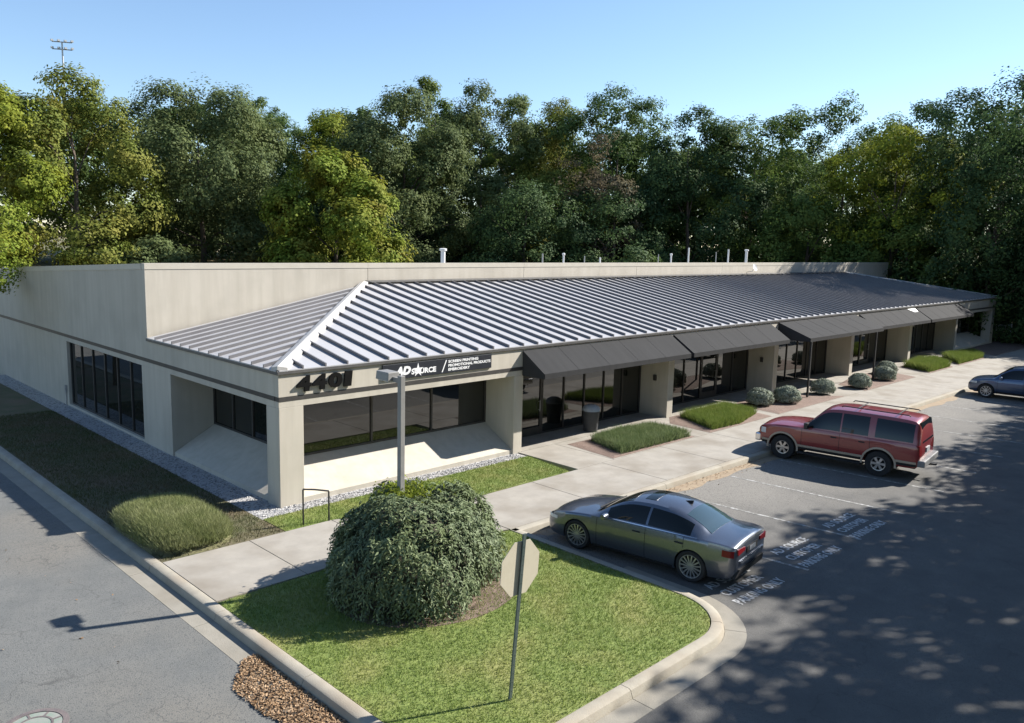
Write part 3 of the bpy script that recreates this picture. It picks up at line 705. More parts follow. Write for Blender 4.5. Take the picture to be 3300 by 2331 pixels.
# --- grey sedan
rows = [(-2.335,.42,.86,.93,.60,.70,.56,.03),(-2.30,.34,.90,.985,.72,.80,.62,.035),(-2.2,.26,.93,1.02,.80,.86,.65,.045),(-1.95,.22,.945,1.035,.84,.885,.65,.05),(-1.72,.20,.945,1.06,.86,.895,.63,.05),
        (-1.45,.19,.935,1.20,.87,.90,.585,.06),(-1.15,.19,.925,1.325,.87,.90,.56,.07),(-.8,.19,.915,1.405,.87,.90,.555,.075),(-.35,.19,.905,1.43,.87,.90,.56,.075),(.1,.19,.895,1.40,.87,.90,.57,.075),
        (.35,.19,.89,1.325,.87,.90,.585,.07),(.7,.19,.88,1.145,.87,.90,.63,.06),(1.02,.19,.865,.965,.87,.90,.68,.05),(1.4,.19,.83,.915,.86,.895,.70,.05),(1.8,.19,.775,.85,.85,.88,.66,.05),
        (2.1,.2,.70,.77,.80,.83,.58,.05),(2.25,.22,.62,.69,.72,.745,.50,.05),(2.33,.27,.52,.58,.58,.60,.42,.04)]
sh = Shell(rows, (-1.4, 1.4), .365, .335)
PAINT = mat('grey_metallic', (.115, .13, .16), (.13, .145, .175), 30, .32, metal=.75, coat=1.0)
car = place_car('sedan', 'dark grey sedan parked beside the lawn island', (4.94, -7.95, -.15), math.radians(90+7.3), 1.02)
bd = sh.body().build('body', PAINT, car, smooth=32)
MB().box((-2.1, -.62, .17), (2.1, .62, .62)).build('underbody', UNDER, car)
for x in (-1.4, 1.4):
    for y in (-.785, .785): wheel(car, x, y, .335, .235, .245, 15)
TP = lambda x, u: sh.top(x, u)
sh.patch(TP, lin(.98, .17, 9), lin(-.93, .93, 11)).build('windshield', CARGLASS, car, smooth=40)
sh.patch(TP, lin(-1.70, -1.10, 8), lin(-.9, .9, 11)).build('rear_window', REARGLASS, car, smooth=40)
sh.patch(TP, lin(-.05, -.32, 4), lin(-.72, .72, 7)).build('sunroof', CARGLASS, car, smooth=40)
for sg in (1, -1):
    CB = lambda x, v: Vector((sh.cab(x, v).x, sg*sh.cab(x, v).y, sh.cab(x, v).z))
    sh.patch(CB, lin(.66, -.30, 10), lin(.1, .86, 6)).build('side_window', CARGLASS, car, smooth=40)
    sh.patch(CB, lin(-.36, -1.34, 10), lin(.1, .86, 6)).build('side_window', CARGLASS, car, smooth=40)
    sh.patch(CB, lin(.80, -1.50, 24), lin(.0, .045, 2), .008).build('window_trim', CHROME, car)
    SF = side_fn(sh, sg)
    tl = sh.patch(lambda x, t: SF(x, .72+.03*(-2.3-x)*-1+t*.16), lin(-2.29, -2.06, 5), [0, .5, .85], .007); tl.build('tail_light', REDL, car)
    MB().prism([(-2.315, sg*.72, .76), (-2.335, sg*.40, .80), (-2.335, sg*.40, .87), (-2.31, sg*.74, .89)], [(-2.35, sg*.72, .76), (-2.358, sg*.40, .80), (-2.358, sg*.40, .87), (-2.345, sg*.74, .89)]).build('tail_light', REDL, car)
    sh.patch(SF, lin(1.95, 2.26, 5), lin(.585, .655, 3), .007).build('headlight', CLEARL, car)
    mr = MB(); mr.lathe([(.01, -.1), (.06, -.09), (.075, 0), (.06, .09), (.01, .1)], 10, 'y', c=(.62, sg*1.0, .97)); mr.tube([(.62, sg*.88, .93), (.62, sg*.97, .95)], .02, 6); mr.build('mirror', PAINT, car, smooth=50)
    for x in (-.12, -1.12): MB().tube([(x-.09, sg*(sh.wside(x-.09, .79)+.016), .79), (x+.09, sg*(sh.wside(x+.09, .79)+.016), .79)], .014, 6).build('door_handle', UNDER, car)
    sh.patch(SF, lin(-.98, .98, 14), lin(.21, .245, 2), .012).build('side_skirt', UNDER, car)
seams(sh, car, (.88, -.33, -1.22))
MB().box((-2.352, -.27, .70), (-2.337, .27, .83)).build('plate_recess', UNDER, car); MB().box((-2.36, -.15, .715), (-2.352, .15, .815)).build('number_plate', PLATE, car)
MB().prism([(-2.30, -.66, .44), (-2.30, .66, .44), (-2.26, .78, .26), (-2.26, -.78, .26)], [(-2.36, -.62, .44), (-2.36, .62, .44), (-2.31, .74, .26), (-2.31, -.74, .26)]).build('rear_valance', UNDER, car)
MB().prism([(-2.33, -.62, .56), (-2.33, .62, .56), (-2.32, .66, .62), (-2.32, -.66, .62)], [(-2.375, -.58, .56), (-2.375, .58, .56), (-2.36, .62, .62), (-2.36, -.62, .62)]).build('bumper_lip', PAINT, car)
MB().prism([(2.30, -.36, .28), (2.30, .36, .28), (2.30, .28, .56), (2.30, -.28, .56)], [(2.345, -.34, .28), (2.345, .34, .28), (2.335, .24, .56), (2.335, -.24, .56)]).build('grille', UNDER, car)
fn = MB(); fn.prism([(-.98, -.02, 1.375), (-.98, .02, 1.375), (-.80, .012, 1.402), (-.80, -.012, 1.402)], [(-1.0, -.008, 1.445), (-1.0, .008, 1.445), (-.93, .006, 1.435), (-.93, -.006, 1.435)]); fn.build('roof_fin', UNDER, car)
MB().tube([(1.0, .55, .985), (.98, -.1, 1.0)], .012, 5).tube([(1.0, .1, 1.0), (.98, -.6, .985)], .012, 5).build('wiper', UNDER, car)

# --- maroon utility vehicle
rows = [(-2.66,.58,1.10,1.30,.84,.88,.72,.03),(-2.62,.50,1.14,1.58,.90,.94,.72,.04),(-2.56,.46,1.155,1.77,.93,.965,.725,.05),(-2.44,.43,1.16,1.89,.945,.975,.73,.06),(-2.2,.42,1.16,1.925,.95,.98,.735,.06),
        (-1.6,.42,1.16,1.945,.955,.985,.74,.06),(-.9,.42,1.16,1.95,.955,.985,.74,.06),(-.3,.42,1.16,1.945,.955,.985,.74,.06),(.05,.42,1.16,1.92,.955,.985,.74,.065),(.26,.42,1.16,1.85,.955,.985,.74,.07),
        (.56,.42,1.16,1.58,.955,.985,.755,.07),(.90,.42,1.155,1.285,.955,.985,.79,.06),(1.15,.42,1.15,1.245,.95,.98,.81,.06),(1.7,.44,1.12,1.215,.945,.975,.81,.06),(2.08,.46,1.07,1.16,.93,.955,.78,.06),(2.26,.48,1.02,1.09,.90,.92,.74,.06),(2.36,.52,.93,.99,.83,.85,.66,.05)]
sh = Shell(rows, (-1.51, 1.51), .47, .40)
RED = mat('maroon_paint', (.20, .022, .022), (.22, .026, .024), 20, .32, coat=.9, metal=.15)
TAN = mat('tan_cladding', (.34, .27, .20), (.38, .31, .235), 12, .5)
car = place_car('utility_vehicle', 'maroon full size utility vehicle with tan lower trim and roof rack', (16.48, -7.28, -.15), math.radians(90+6.5), 1.01)
sh.body().build('body', RED, car, smooth=32)
MB().box((-2.5, -.66, .36), (2.2, .66, .8)).build('underbody', UNDER, car)
for x in (-1.51, 1.51):
    for y in (-.83, .83): wheel(car, x, y, .40, .27, .215, 6, ALLOY, .62)
TP = lambda x, u: sh.top(x, u)
sh.patch(TP, lin(.87, .28, 8), lin(-.94, .94, 11)).build('windshield', CARGLASS, car, smooth=40)
for sg in (1, -1):
    CB = lambda x, v: Vector((sh.cab(x, v).x, sg*sh.cab(x, v).y, sh.cab(x, v).z))
    for a, b in ((.72, -.28), (-.33, -1.14), (-1.34, -2.44)): sh.patch(CB, lin(a, b, 10), lin(.06, .87, 6)).build('side_window', CARGLASS, car, smooth=40)
    SF = side_fn(sh, sg)
    for a, b in ((-1.04, 1.04), (-2.58, -2.0), (2.0, 2.24)): sh.patch(SF, lin(a, b, 12), lin(sh.fzl(a)+.10, sh.fzl(a)+.17, 3), .012).build('lower_trim', TAN, car); sh.patch(SF, lin(a, b, 12), lin(sh.fzl(a)+.015, sh.fzl(a)+.095, 3), .008).build('sill_panel', UNDER, car)
    for ax in (-1.51, 1.51):    # arch trim
        mb = MB(); n = 18
        for i in range(n+1):
            t = math.pi*(i/n)*1.06-.03*math.pi
            for rr, oo in ((.472, .02), (.53, .016), (.53, -.01), (.472, -.01)):
                x, z = ax+rr*math.cos(t), .40+rr*math.sin(t); mb.v.append((x, sg*(sh.wside(x, max(z, sh.fzl(x)+.14))+oo), z))
        for i in range(n):
            for j in range(4): mb.f.append((i*4+j, i*4+(j+1) % 4, i*4+4+(j+1) % 4, i*4+4+j))
        mb.f += [(0, 1, 2, 3), (n*4+3, n*4+2, n*4+1, n*4)]; mb.build('arch_trim', TAN, car, smooth=40)
    MB().box((-1.0, sg*.86 if sg > 0 else -1.02, .30), (1.0, 1.02 if sg > 0 else -.86, .36)).build('running_board', UNDER, car)
    mr = MB(); mr.box((.66, min(sg*1.02, sg*1.2), 1.17), (.78, max(sg*1.02, sg*1.2), 1.37)); mr.tube([(.72, sg*.92, 1.19), (.72, sg*1.05, 1.23)], .025, 6); mr.build('mirror', BLACKM, car, bevel=.02)
    for x in (-.12, -.98): MB().box((x-.09, min(sg*.975, sg*1.005), .99), (x+.09, max(sg*.975, sg*1.005), 1.03)).build('door_handle', UNDER, car)
    MB().tube([(-2.25, sg*.62, 1.95), (-2.2, sg*.62, 1.985), (-.25, sg*.62, 2.0), (-.2, sg*.62, 1.96)], .018, 6).build('roof_rail', BLACKM, car)
    MB().prism([(-2.6, sg*.78, .84), (-2.6, sg*.93, .84), (-2.54, sg*.955, 1.15), (-2.54, sg*.83, 1.15)], [(-2.685, sg*.78, .84), (-2.655, sg*.93, .84), (-2.635, sg*.95, 1.15), (-2.66, sg*.83, 1.15)]).build('tail_light', REDL, car)
    sh.patch(SF, lin(2.10, 2.27, 4), lin(.80, .98, 3), .01).build('headlight', CLEARL, car)
    MB().prism([(2.3, sg*.52, .81), (2.3, sg*.86, .81), (2.28, sg*.84, .98), (2.28, sg*.52, .98)], [(2.39, sg*.52, .81), (2.34, sg*.86, .81), (2.32, sg*.84, .98), (2.375, sg*.52, .98)]).build('headlight', CLEARL, car)
for x in (-1.9, -.7): MB().tube([(x, -.62, 2.0), (x, .62, 2.0)], .016, 6).build('roof_bar', BLACKM, car)
seams(sh, car, (.90, -.30, -1.22))
MB().prism([(-2.58, -.7, 1.2), (-2.58, .7, 1.2), (-2.46, .65, 1.80), (-2.46, -.65, 1.80)], [(-2.668, -.7, 1.2), (-2.668, .7, 1.2), (-2.575, .65, 1.80), (-2.575, -.65, 1.80)]).build('rear_window', CARGLASS, car)
MB().box((-2.82, -.93, .50), (-2.6, .93, .70)).build('rear_bumper', mat('bumper_grey', (.14, .14, .14), (.18, .18, .18), 6, .5), car, bevel=.03)
MB().box((-2.70, -.2, .84), (-2.655, .2, .99)).build('number_plate', PLATE, car)
MB().tube([(-2.6, 0, .44), (-2.96, 0, .46), (-2.96, 0, .5)], .03, 6).build('tow_hitch', UNDER, car)
MB().box((2.28, -.92, .48), (2.48, .92, .74)).build('front_bumper', CHROME, car, bevel=.04)
MB().box((2.30, -.48, .76), (2.385, .48, .98)).build('grille', CHROME, car, bevel=.01)
MB().box((2.383, -.44, .79), (2.393, .44, .86)).box((2.383, -.44, .89), (2.393, .44, .95)).build('grille_slot', UNDER, car)

# --- blue crossover at the far stall
rows = [(-2.2,.5,.92,1.05,.70,.78,.58,.04),(-2.1,.36,.98,1.3,.80,.86,.60,.05),(-1.8,.28,1.0,1.52,.86,.895,.60,.06),(-1.2,.26,.99,1.62,.87,.90,.61,.07),(-.4,.26,.97,1.65,.87,.90,.61,.07),(.1,.26,.96,1.62,.87,.90,.61,.07),
        (.4,.26,.955,1.53,.87,.90,.62,.07),(.8,.26,.95,1.25,.87,.90,.66,.06),(1.1,.26,.94,1.04,.87,.90,.70,.05),(1.5,.27,.90,.99,.86,.89,.70,.05),(1.85,.28,.84,.92,.82,.85,.64,.05),(2.05,.3,.74,.82,.74,.77,.54,.05),(2.15,.36,.62,.68,.62,.64,.44,.04)]
sh = Shell(rows, (-1.33, 1.33), .385, .345)
BLUE = mat('blue_metallic', (.045, .07, .13), (.055, .082, .145), 30, .3, metal=.6, coat=.9)
hd = math.radians(90+6); c_, s_ = math.cos(hd), math.sin(hd)
car = place_car('crossover', 'dark blue crossover parked beyond the maroon utility vehicle', (34.43-1.33*c_+.78*s_, -6.85-1.33*s_-.78*c_, -.15), hd, 1.0)
sh.body().build('body', BLUE, car, smooth=32); MB().box((-2, -.6, .22), (1.9, .6, .66)).build('underbody', UNDER, car)
for x in (-1.33, 1.33):
    for y in (-.78, .78): wheel(car, x, y, .345, .23, .235, 10, ALLOY, .35)
TP = lambda x, u: sh.top(x, u)
sh.patch(TP, lin(1.06, .32, 8), lin(-.93, .93, 9)).build('windshield', CARGLASS, car, smooth=40); sh.patch(TP, lin(-2.12, -1.72, 5), lin(-.88, .88, 9)).build('rear_window', CARGLASS, car, smooth=40)
for sg in (1, -1):
    CB = lambda x, v: Vector((sh.cab(x, v).x, sg*sh.cab(x, v).y, sh.cab(x, v).z))
    for a, b in ((.78, -.2), (-.26, -1.1), (-1.16, -1.75)): sh.patch(CB, lin(a, b, 8), lin(.1, .85, 5)).build('side_window', CARGLASS, car, smooth=40)
    SF = side_fn(sh, sg); sh.patch(SF, lin(1.75, 2.06, 5), lin(.68, .78, 3), .008).build('headlight', CLEARL, car); sh.patch(SF, lin(-2.12, -1.9, 4), lin(.75, .95, 3), .008).build('tail_light', REDL, car)
    sh.patch(SF, lin(-.9, .9, 12), lin(.28, .36, 2), .012).build('side_skirt', UNDER, car)
    mr = MB(); mr.lathe([(.01, -.1), (.07, -.09), (.085, 0), (.07, .09), (.01, .1)], 10, 'y', c=(.72, sg*1.0, 1.05)); mr.tube([(.72, sg*.88, 1.0), (.72, sg*.97, 1.03)], .02, 6); mr.build('mirror', BLUE, car, smooth=50)
seams(sh, car, (.86, -.23, -1.14))
MB().prism([(2.1, -.5, .4), (2.1, .5, .4), (2.08, .4, .62), (2.08, -.4, .62)], [(2.175, -.5, .4), (2.175, .5, .4), (2.16, .4, .62), (2.16, -.4, .62)]).build('grille', UNDER, car)
# ------------------------------------------------------------------ street furniture
PG = mat('pole_grey', (.20, .195, .185), (.24, .235, .225), 3, .5)
lp = tag(empty('light_pole', (-.42, -5.6, 0)), 'square grey light pole with box lamp head rising behind the round shrub', 'light pole')
MB().box((-.055, -.055, .1), (.055, .055, 4.2)).build('shaft', PG, lp, bevel=.008)
MB().lathe([(.2, -.05), (.2, .1), (.17, .14), (.0, .14)], 20).build('footing', CONC, lp)
MB().box((-.035, .05, 4.05), (.035, .24, 4.15)).build('arm', PG, lp)
lh = MB().prism([(-.15, .24, 4.07), (.15, .24, 4.07), (.15, .66, 4.07), (-.15, .66, 4.07)], [(-.135, .25, 4.24), (.135, .25, 4.24), (.135, .65, 4.24), (-.135, .65, 4.24)]).build('lamp_head', PG, lp, bevel=.012)
MB().box((-.12, .28, 4.055), (.12, .62, 4.072)).build('lens', CLEARL, lh)

ss = tag(empty('stop_sign', (-1.88, -10.27, -.02)), 'octagonal road sign seen from its bare tan back on a leaning steel post', 'sign')
tilt = .085
POSTM = mat('green_steel', (.060, .085, .078), (.085, .11, .10), 5, .55, metal=.3)
MB().prism([(-.03, -.012, 0), (.03, -.012, 0), (.03, .015, 0), (-.03, .015, 0)], [(2.58*tilt-.03, -.012, 2.58), (2.58*tilt+.03, -.012, 2.58), (2.58*tilt+.03, .015, 2.58), (2.58*tilt-.03, .015, 2.58)]).build('post', POSTM, ss)
for k in range(1, 18):
    z = .14*k; MB().lathe([(.006, -.0145), (.006, -.0122)], 8, 'y', c=(z*tilt, 0, z)).build('bolt_hole', BLACKM, ss)
oc = []
for k in range(8):
    t = math.pi/8+k*math.pi/4+tilt*-.9; oc.append((.45*math.cos(t), .45*math.sin(t)))
ang = math.radians(2)
def octa(sc_, y0, y1):
    P = lambda x, y, z: (2.08*tilt+x*math.cos(ang)-y*math.sin(ang), x*math.sin(ang)+y*math.cos(ang)+.03, 2.05+z)
    return MB().prism([P(a*sc_, y0, b*sc_) for a, b in oc], [P(a*sc_, y1, b*sc_) for a, b in oc])
pl = octa(1, .0, .004).build('plate', mat('sign_back', (.44, .40, .30), (.50, .46, .36), 3, .6, c3=(.36, .31, .22), scale3=3, f3=.5), ss)
octa(1, .0045, .006).build('border', WHITEM, pl); octa(.94, .0065, .008).build('red_face', REDL, pl)

rl = tag(empty('handrail', (0, -1.55, 0)), 'short black pipe handrail beside the corner walk', 'handrail')
MB().tube([(-.22, .06, -.05), (-.22, .06, .86)], .02, 8).build('post', BLACKM, rl); MB().tube([(.38, -.12, -.05), (.38, -.12, .74)], .02, 8).build('post', BLACKM, rl)
MB().tube([(-.22, .06, .87), (.05, -.02, .83), (.38, -.12, .75)], .022, 8).build('rail', BLACKM, rl)

tc = tag(empty('trash_can', (12.9, .45, 0)), 'grey round trash can with pale domed lid under the awning', 'trash can')
MB().lathe([(.24, .0), (.26, .03), (.31, .72), (.325, .74), (.325, .78)], 24).build('drum', mat('can_grey', (.05, .053, .057), (.065, .068, .072), 6, .7), tc, smooth=40)
MB().lathe([(.335, .78), (.335, .83), (.28, .93), (.16, 1.0), (.0, 1.01)], 24).build('lid', mat('can_lid', (.36, .38, .41), (.42, .44, .46), 6, .6), tc, smooth=40)

fe = tag(empty('enclosure_fence', (62.6, .3, -.02)), 'low pale mesh fence panel at the wooded end of the building', 'fence')
for x, y in ((0, .45), (.9, -.1), (1.7, -.75)): MB().box((x-.04, y-.04, 0), (x+.04, y+.04, 1.35)).build('post', WHITEM, fe)
for (x0, y0), (x1, y1) in (((0, .45), (.9, -.1)), ((.9, -.1), (1.7, -.75))):
    for z in (.15, 1.25): MB().tube([(x0, y0, z), (x1, y1, z)], .025, 6).build('rail', WHITEM, fe)
    for i in range(1, 10):
        t = i/10; x, y = x0+(x1-x0)*t, y0+(y1-y0)*t; MB().box((x-.03, y-.012, .12), (x+.03, y+.012, 1.3)).build('picket', WHITEM, fe)

ms = tag(empty('light_mast', (21.6, 86.8, 5.6)), 'thin mast with two crossarms of lamps above the trees', 'mast')
MB().tube([(0, 0, 0), (0, 0, 22.4)], [.16, .09], 8).build('shaft', GALV, ms)
for z in (21.6, 22.4): MB().tube([(-.9, .5, z), (.9, -.5, z)], .06, 6).build('crossarm', GALV, ms)
for z in (21.6, 22.4):
    for t in (-.9, -.3, .3, .9): MB().box((t-.13, -t*.55-.13, z+.05), (t+.13, -t*.55+.13, z+.25)).build('lamp', GALV, ms)

# rail fence and clay bank on the rise behind the building
CB_ = MB(); cs = [(9.5, 41), (13, 46), (17, 51), (21.5, 52), (22, 45), (17, 40), (12, 37.5)]
mb = MB(); pts = []
for i in range(13):
    for j in range(7): x, y = 6+i*1.5+j*.5, 40+j*1.6; pts.append((x, y, float(gz(x, y))+.06))
mb.v = pts; mb.f = [(i*7+j, i*7+j+1, (i+1)*7+j+1, (i+1)*7+j) for i in range(12) for j in range(6)]
tag(mb.build('clay_bank', CLAY, smooth=60), kind='structure')
rf = tag(empty('rail_fence', (9, 43, float(gz(9, 43)))), 'dark wooden post and rail fence on the clay bank', 'fence')
g0 = float(gz(9, 43)); WOOD = mat('dark_wood', (.07, .045, .03), (.11, .075, .05), 4, .9)
fp = [(i*2.2, i*.25) for i in range(8)]
for x, y in fp: z = float(gz(9+x, 43+y))-g0; MB().box((x-.07, y-.07, z-.2), (x+.07, y+.07, z+1.3)).build('post', WOOD, rf)
for (x0, y0), (x1, y1) in zip(fp[:-1], fp[1:]):
    for h in (.5, 1.1):
        za, zb = float(gz(9+x0, 43+y0))-g0+h, float(gz(9+x1, 43+y1))-g0+h
        MB().prism([(x0, y0-.08, za), (x1, y1-.08, zb), (x1, y1-.08, zb+.14), (x0, y0-.08, za+.14)], [(x0, y0-.12, za), (x1, y1-.12, zb), (x1, y1-.12, zb+.14), (x0, y0-.12, za+.14)]).build('rail', WOOD, rf)

# ------------------------------------------------------------------ trees
def crown_pts(r, H, R, base, n_cl, per, lsize, skew=.0, clump=1.0, flat=.8, rough_=.2, lobes=None, fill=.42):
    """leaf quads: big lobes in an irregular crown envelope, clumps on the lobes, leaves in the clumps"""
    hb = base*H; hc = H-hb; nl = lobes or max(7, int(R*2.4))
    u = np.linspace(.06, .9, nl)+r.uniform(-.05, .05, nl); ang = np.cumsum(np.full(nl, 2.4))+r.uniform(-.5, .5, nl)
    prof = np.sqrt(np.clip(1-((u-.40+skew*.5)/.66)**2, .05, 1))*(1+r.uniform(-rough_, rough_, nl))
    lr = fill*R*r.uniform(.75, 1.2, nl)*np.clip(.55+.6*prof, .5, 1.1)
    cr_ = np.maximum(R*prof-lr*.75, 0)*r.uniform(.75, 1.08, nl)
    lc = np.c_[cr_*np.cos(ang), cr_*np.sin(ang), np.minimum(hb+u*hc, H-lr*.75)]
    lc[-1, :2] *= .25; lc[-1, 2] = H-lr[-1]*.8
    pk = lr**2/np.sum(lr**2); li = r.choice(nl, n_cl, p=pk)
    d0 = unit(r.normal(size=(n_cl, 3))+unit(lc-np.array([0, 0, hb+.4*hc]))[li]*.55)
    c = lc[li]+d0*(lr[li]*r.uniform(.25, 1, n_cl)**.45)[:, None]*np.array([1, 1, .85]); c[:, 2] = np.maximum(c[:, 2], .5)
    cr = clump*r.uniform(.5, 1.3, n_cl)
    idx = np.repeat(np.arange(n_cl), per); n = len(idx)
    d = unit(r.normal(size=(n, 3))); rr = r.uniform(.15, 1, n)**.5
    off = d*rr[:, None]*cr[idx][:, None]; off[:, 2] *= flat
    pos = c[idx]+off
    nrm = unit(d*.5+d0[idx]*.7+np.array([0, 0, .4])+r.normal(size=(n, 3))*.3)
    return leaf_quads(pos, nrm, lsize, lsize*.62, None, r), c

def trunk_mesh(r, H, base, c, tr, nb=9):
    mb = MB(); k = 7
    pts = [(0, 0, -.5)]; x = y = 0
    top = H*.8
    for i in range(1, k+1): x += r.normal()*.10; y += r.normal()*.10; pts.append((x, y, top*i/k))
    mb.tube(pts, [tr*1.25]+[tr*(1-.86*i/k) for i in range(1, k+1)], 9)
    for i in r.choice(len(c), min(nb, len(c)), replace=False):
        t = c[i]; zz = max(min(t[2]*.62, top*.9), H*base*.75); j = min(int(zz/top*k), k-1); f = zz/top*k-j
        p0 = Vector(pts[max(j, 1)]).lerp(Vector(pts[j+1]), f); p0.z = max(p0.z, .6); q = Vector(t); mid = p0.lerp(q, .5)+Vector((0, 0, .12*(q-p0).length))
        rr = tr*.38*(1-.5*zz/top); mb.tube([p0, mid, q], [rr, rr*.65, rr*.2], 6)
    return mb

def tree(name, label, x, y, H, R, lm, base=.18, seed=0, n_cl=330, per=78, lsize=.275, trunk_r=.26, cat='tree', group=None, z=None, nb=10, bark=None, **k):
    r = np.random.default_rng(seed+100); z = float(gz(x, y)) if z is None else z
    Q, c = crown_pts(r, H, R, base, n_cl, per, lsize, **k)
    e = tag(empty(name, (x, y, z)), label, cat, group)
    link('crown', quads_mesh('crown', Q), lm, e)
    trunk_mesh(r, H, base, c, trunk_r, nb).build('trunk', bark or BARK, e, smooth=60)
    return e

M_OLIVE = leafmat('leaf_olive', (.095, .130, .026), (.18, .215, .045), (.27, .23, .05), .6)
M_DARK = leafmat('leaf_dark', (.050, .092, .028), (.105, .162, .050), (.14, .175, .05), .4)
M_GREY = leafmat('leaf_greygreen', (.075, .108, .042), (.145, .182, .075), (.145, .165, .05), .5)
M_MAPLE = leafmat('leaf_maple', (.115, .17, .022), (.215, .27, .040), (.32, .23, .045), .5, .45)
M_YELL = leafmat('leaf_yellowgreen', (.125, .17, .022), (.22, .26, .035), (.27, .26, .03), .5)
M_MID = leafmat('leaf_mid', (.062, .110, .028), (.130, .188, .046), (.19, .22, .04), .5)
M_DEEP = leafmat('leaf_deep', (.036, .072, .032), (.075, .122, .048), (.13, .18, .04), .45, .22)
M_BROWN = leafmat('leaf_brown', (.10, .085, .05), (.16, .13, .08), (.09, .1, .04), .4)
GP = 'trees of the wood behind the building'
T = [
 ('broadleaf_tree', 'yellowing broadleaf tree beside the tall loose olive tree on the bank', 4.6, 49.8, 14.6, 3.4, M_YELL, .1, dict(n_cl=200)),
 ('broadleaf_tree', 'tall loose olive green tree with yellowed outer leaves on the clay bank', 11.7, 52.4, 15.4, 6.0, M_OLIVE, .10, dict(n_cl=420, rough_=.16, skew=.12)),
 ('oak_tree', 'broad dense grey green oak with upright sprays', 22.8, 54.6, 15.6, 7.0, M_GREY, .12, dict(n_cl=520, rough_=.10, flat=1.1, clump=1.0)),
 ('broadleaf_tree', 'dark round tree behind the gap beside the oak', 37.0, 67.6, 16.2, 5.2, M_DARK, .1, dict(n_cl=260)),
 ('pine_tree', 'pine whose small flat top stands clear against the sky', 37.6, 71.8, 18.0, 1.9, M_DARK, .72, dict(n_cl=40, clump=.7)),
 ('maple_tree', 'bright yellow green maple with orange patches before the grey trees', 26.8, 39.2, 12.6, 3.9, M_MAPLE, .10, dict(n_cl=420, rough_=.16, skew=.2, lsize=.32)),
 ('broadleaf_tree', 'small yellow green treetop between oak and large grey olive tree', 41.0, 61.7, 15.9, 3.8, M_YELL, .12, dict(n_cl=200)),
 ('broadleaf_tree', 'large grey olive tree with dense rounded crown', 38.3, 45.3, 18.4, 6.1, M_GREY, .10, dict(n_cl=520, rough_=.12)),
 ('poplar_tree', 'slim poplar whose bare twigs top the large grey olive tree', 47.9, 53.1, 20.0, 2.8, M_MID, .2, dict(n_cl=150, clump=.8)),
 ('broadleaf_tree', 'tall airy mid green tree with pale leaf tufts at its top', 49.5, 46.4, 20.5, 4.3, M_GREY, .12, dict(n_cl=280, clump=.95)),
 ('broadleaf_tree', 'narrow open tree with sky showing through its upper crown', 54.9, 46.8, 19.9, 2.8, M_MID, .12, dict(n_cl=130, clump=.9)),
 ('broadleaf_tree', 'yellow topped tree beside the tall dark green crown', 56.6, 42.1, 20.4, 4.0, M_OLIVE, .1, dict(n_cl=280)),
 ('broadleaf_tree', 'tallest dark green crown of the wood behind the brownish tree', 59.1, 36.0, 22.6, 5.2, M_DARK, .08, dict(n_cl=400)),
 ('dying_tree', 'brownish half bare tree before the tall dark green crown', 50.3, 31.2, 17.4, 3.0, M_BROWN, .2, dict(n_cl=110, per=36, clump=.8, nb=22)),
 ('broadleaf_tree', 'wide shaded tree with flat crown next to the brownish tree', 60.2, 27.6, 20.5, 6.0, M_DEEP, .06, dict(n_cl=420)),
 ('broadleaf_tree', 'open tree with trunks and sky showing under its crown', 66.8, 24.4, 19.9, 5.2, M_MID, .5, dict(n_cl=200, nb=16)),
 ('broadleaf_tree', 'high round dark tree with sunlit olive edges', 70.4, 17.1, 21.9, 6.0, M_DARK, .08, dict(n_cl=420)),
 ('pine_tree', 'dark pine tops in a row behind the yellow green canopy', 80.5, 13.4, 22.2, 3.8, M_DEEP, .2, dict(n_cl=200, clump=.9)),
 ('broadleaf_tree', 'bright yellow green canopy lit between darker trees', 65.2, 9.9, 17.6, 4.4, M_YELL, .45, dict(n_cl=220)),
 ('broadleaf_tree', 'huge shaded tree overhanging the wooded end of the building', 64.5, 1.6, 20.8, 7.6, M_DEEP, .07, dict(n_cl=620)),
 ('young_tree', 'low dark tree behind the parapet below the airy tree', 43.4, 33.5, 12.2, 4.3, M_DEEP, .05, dict(n_cl=260)),
 ('young_tree', 'low dark tree behind the parapet below the brownish tree', 51.0, 29.6, 12.2, 4.6, M_DEEP, .05, dict(n_cl=280)),
 ('young_tree', 'low tree with lime tinged leaves behind the far parapet', 62.9, 16.6, 12.6, 4.6, M_MID, .05, dict(n_cl=280)),
 ('young_tree', 'bushy young tree against the far end wall with lime sprays', 65.0, 8.0, 10.6, 4.0, M_MID, .04, dict(n_cl=300)),
 ('young_tree', 'bushy tree on the bare soil past the mesh fence', 67.5, -1.8, 9.5, 4.3, M_DEEP, .03, dict(n_cl=300)),
 ('young_tree', 'dark low tree between oak and maple', 32.5, 55.5, 8.0, 3.6, M_DEEP, .03, dict(n_cl=200)),
 ('bush', 'round grey green bush on the clay bank beside the olive tree', 15.5, 46.5, 4.0, 1.9, M_GREY, .03, dict(n_cl=90, clump=.7)),
 ('broadleaf_tree', 'tree behind the open tree filling the skyline gap', 79.0, 27.0, 18.5, 5.4, M_MID, .1, dict(n_cl=280)),
 ('broadleaf_tree', 'shaded tree behind the huge tree at the wooded end', 79.0, 4.0, 20.5, 6.5, M_DEEP, .08, dict(n_cl=380)),
]
for i, (nm, lab, x, y, H, R, lm, base, k) in enumerate(T):
    tree(nm, lab, x, y, H, R*(1.12 if R > 5.9 else 1.42), lm, base*.5 if base < .3 else base, seed=i, group=GP, **{**k, 'n_cl': int(k.get('n_cl', 300)*1.45)})
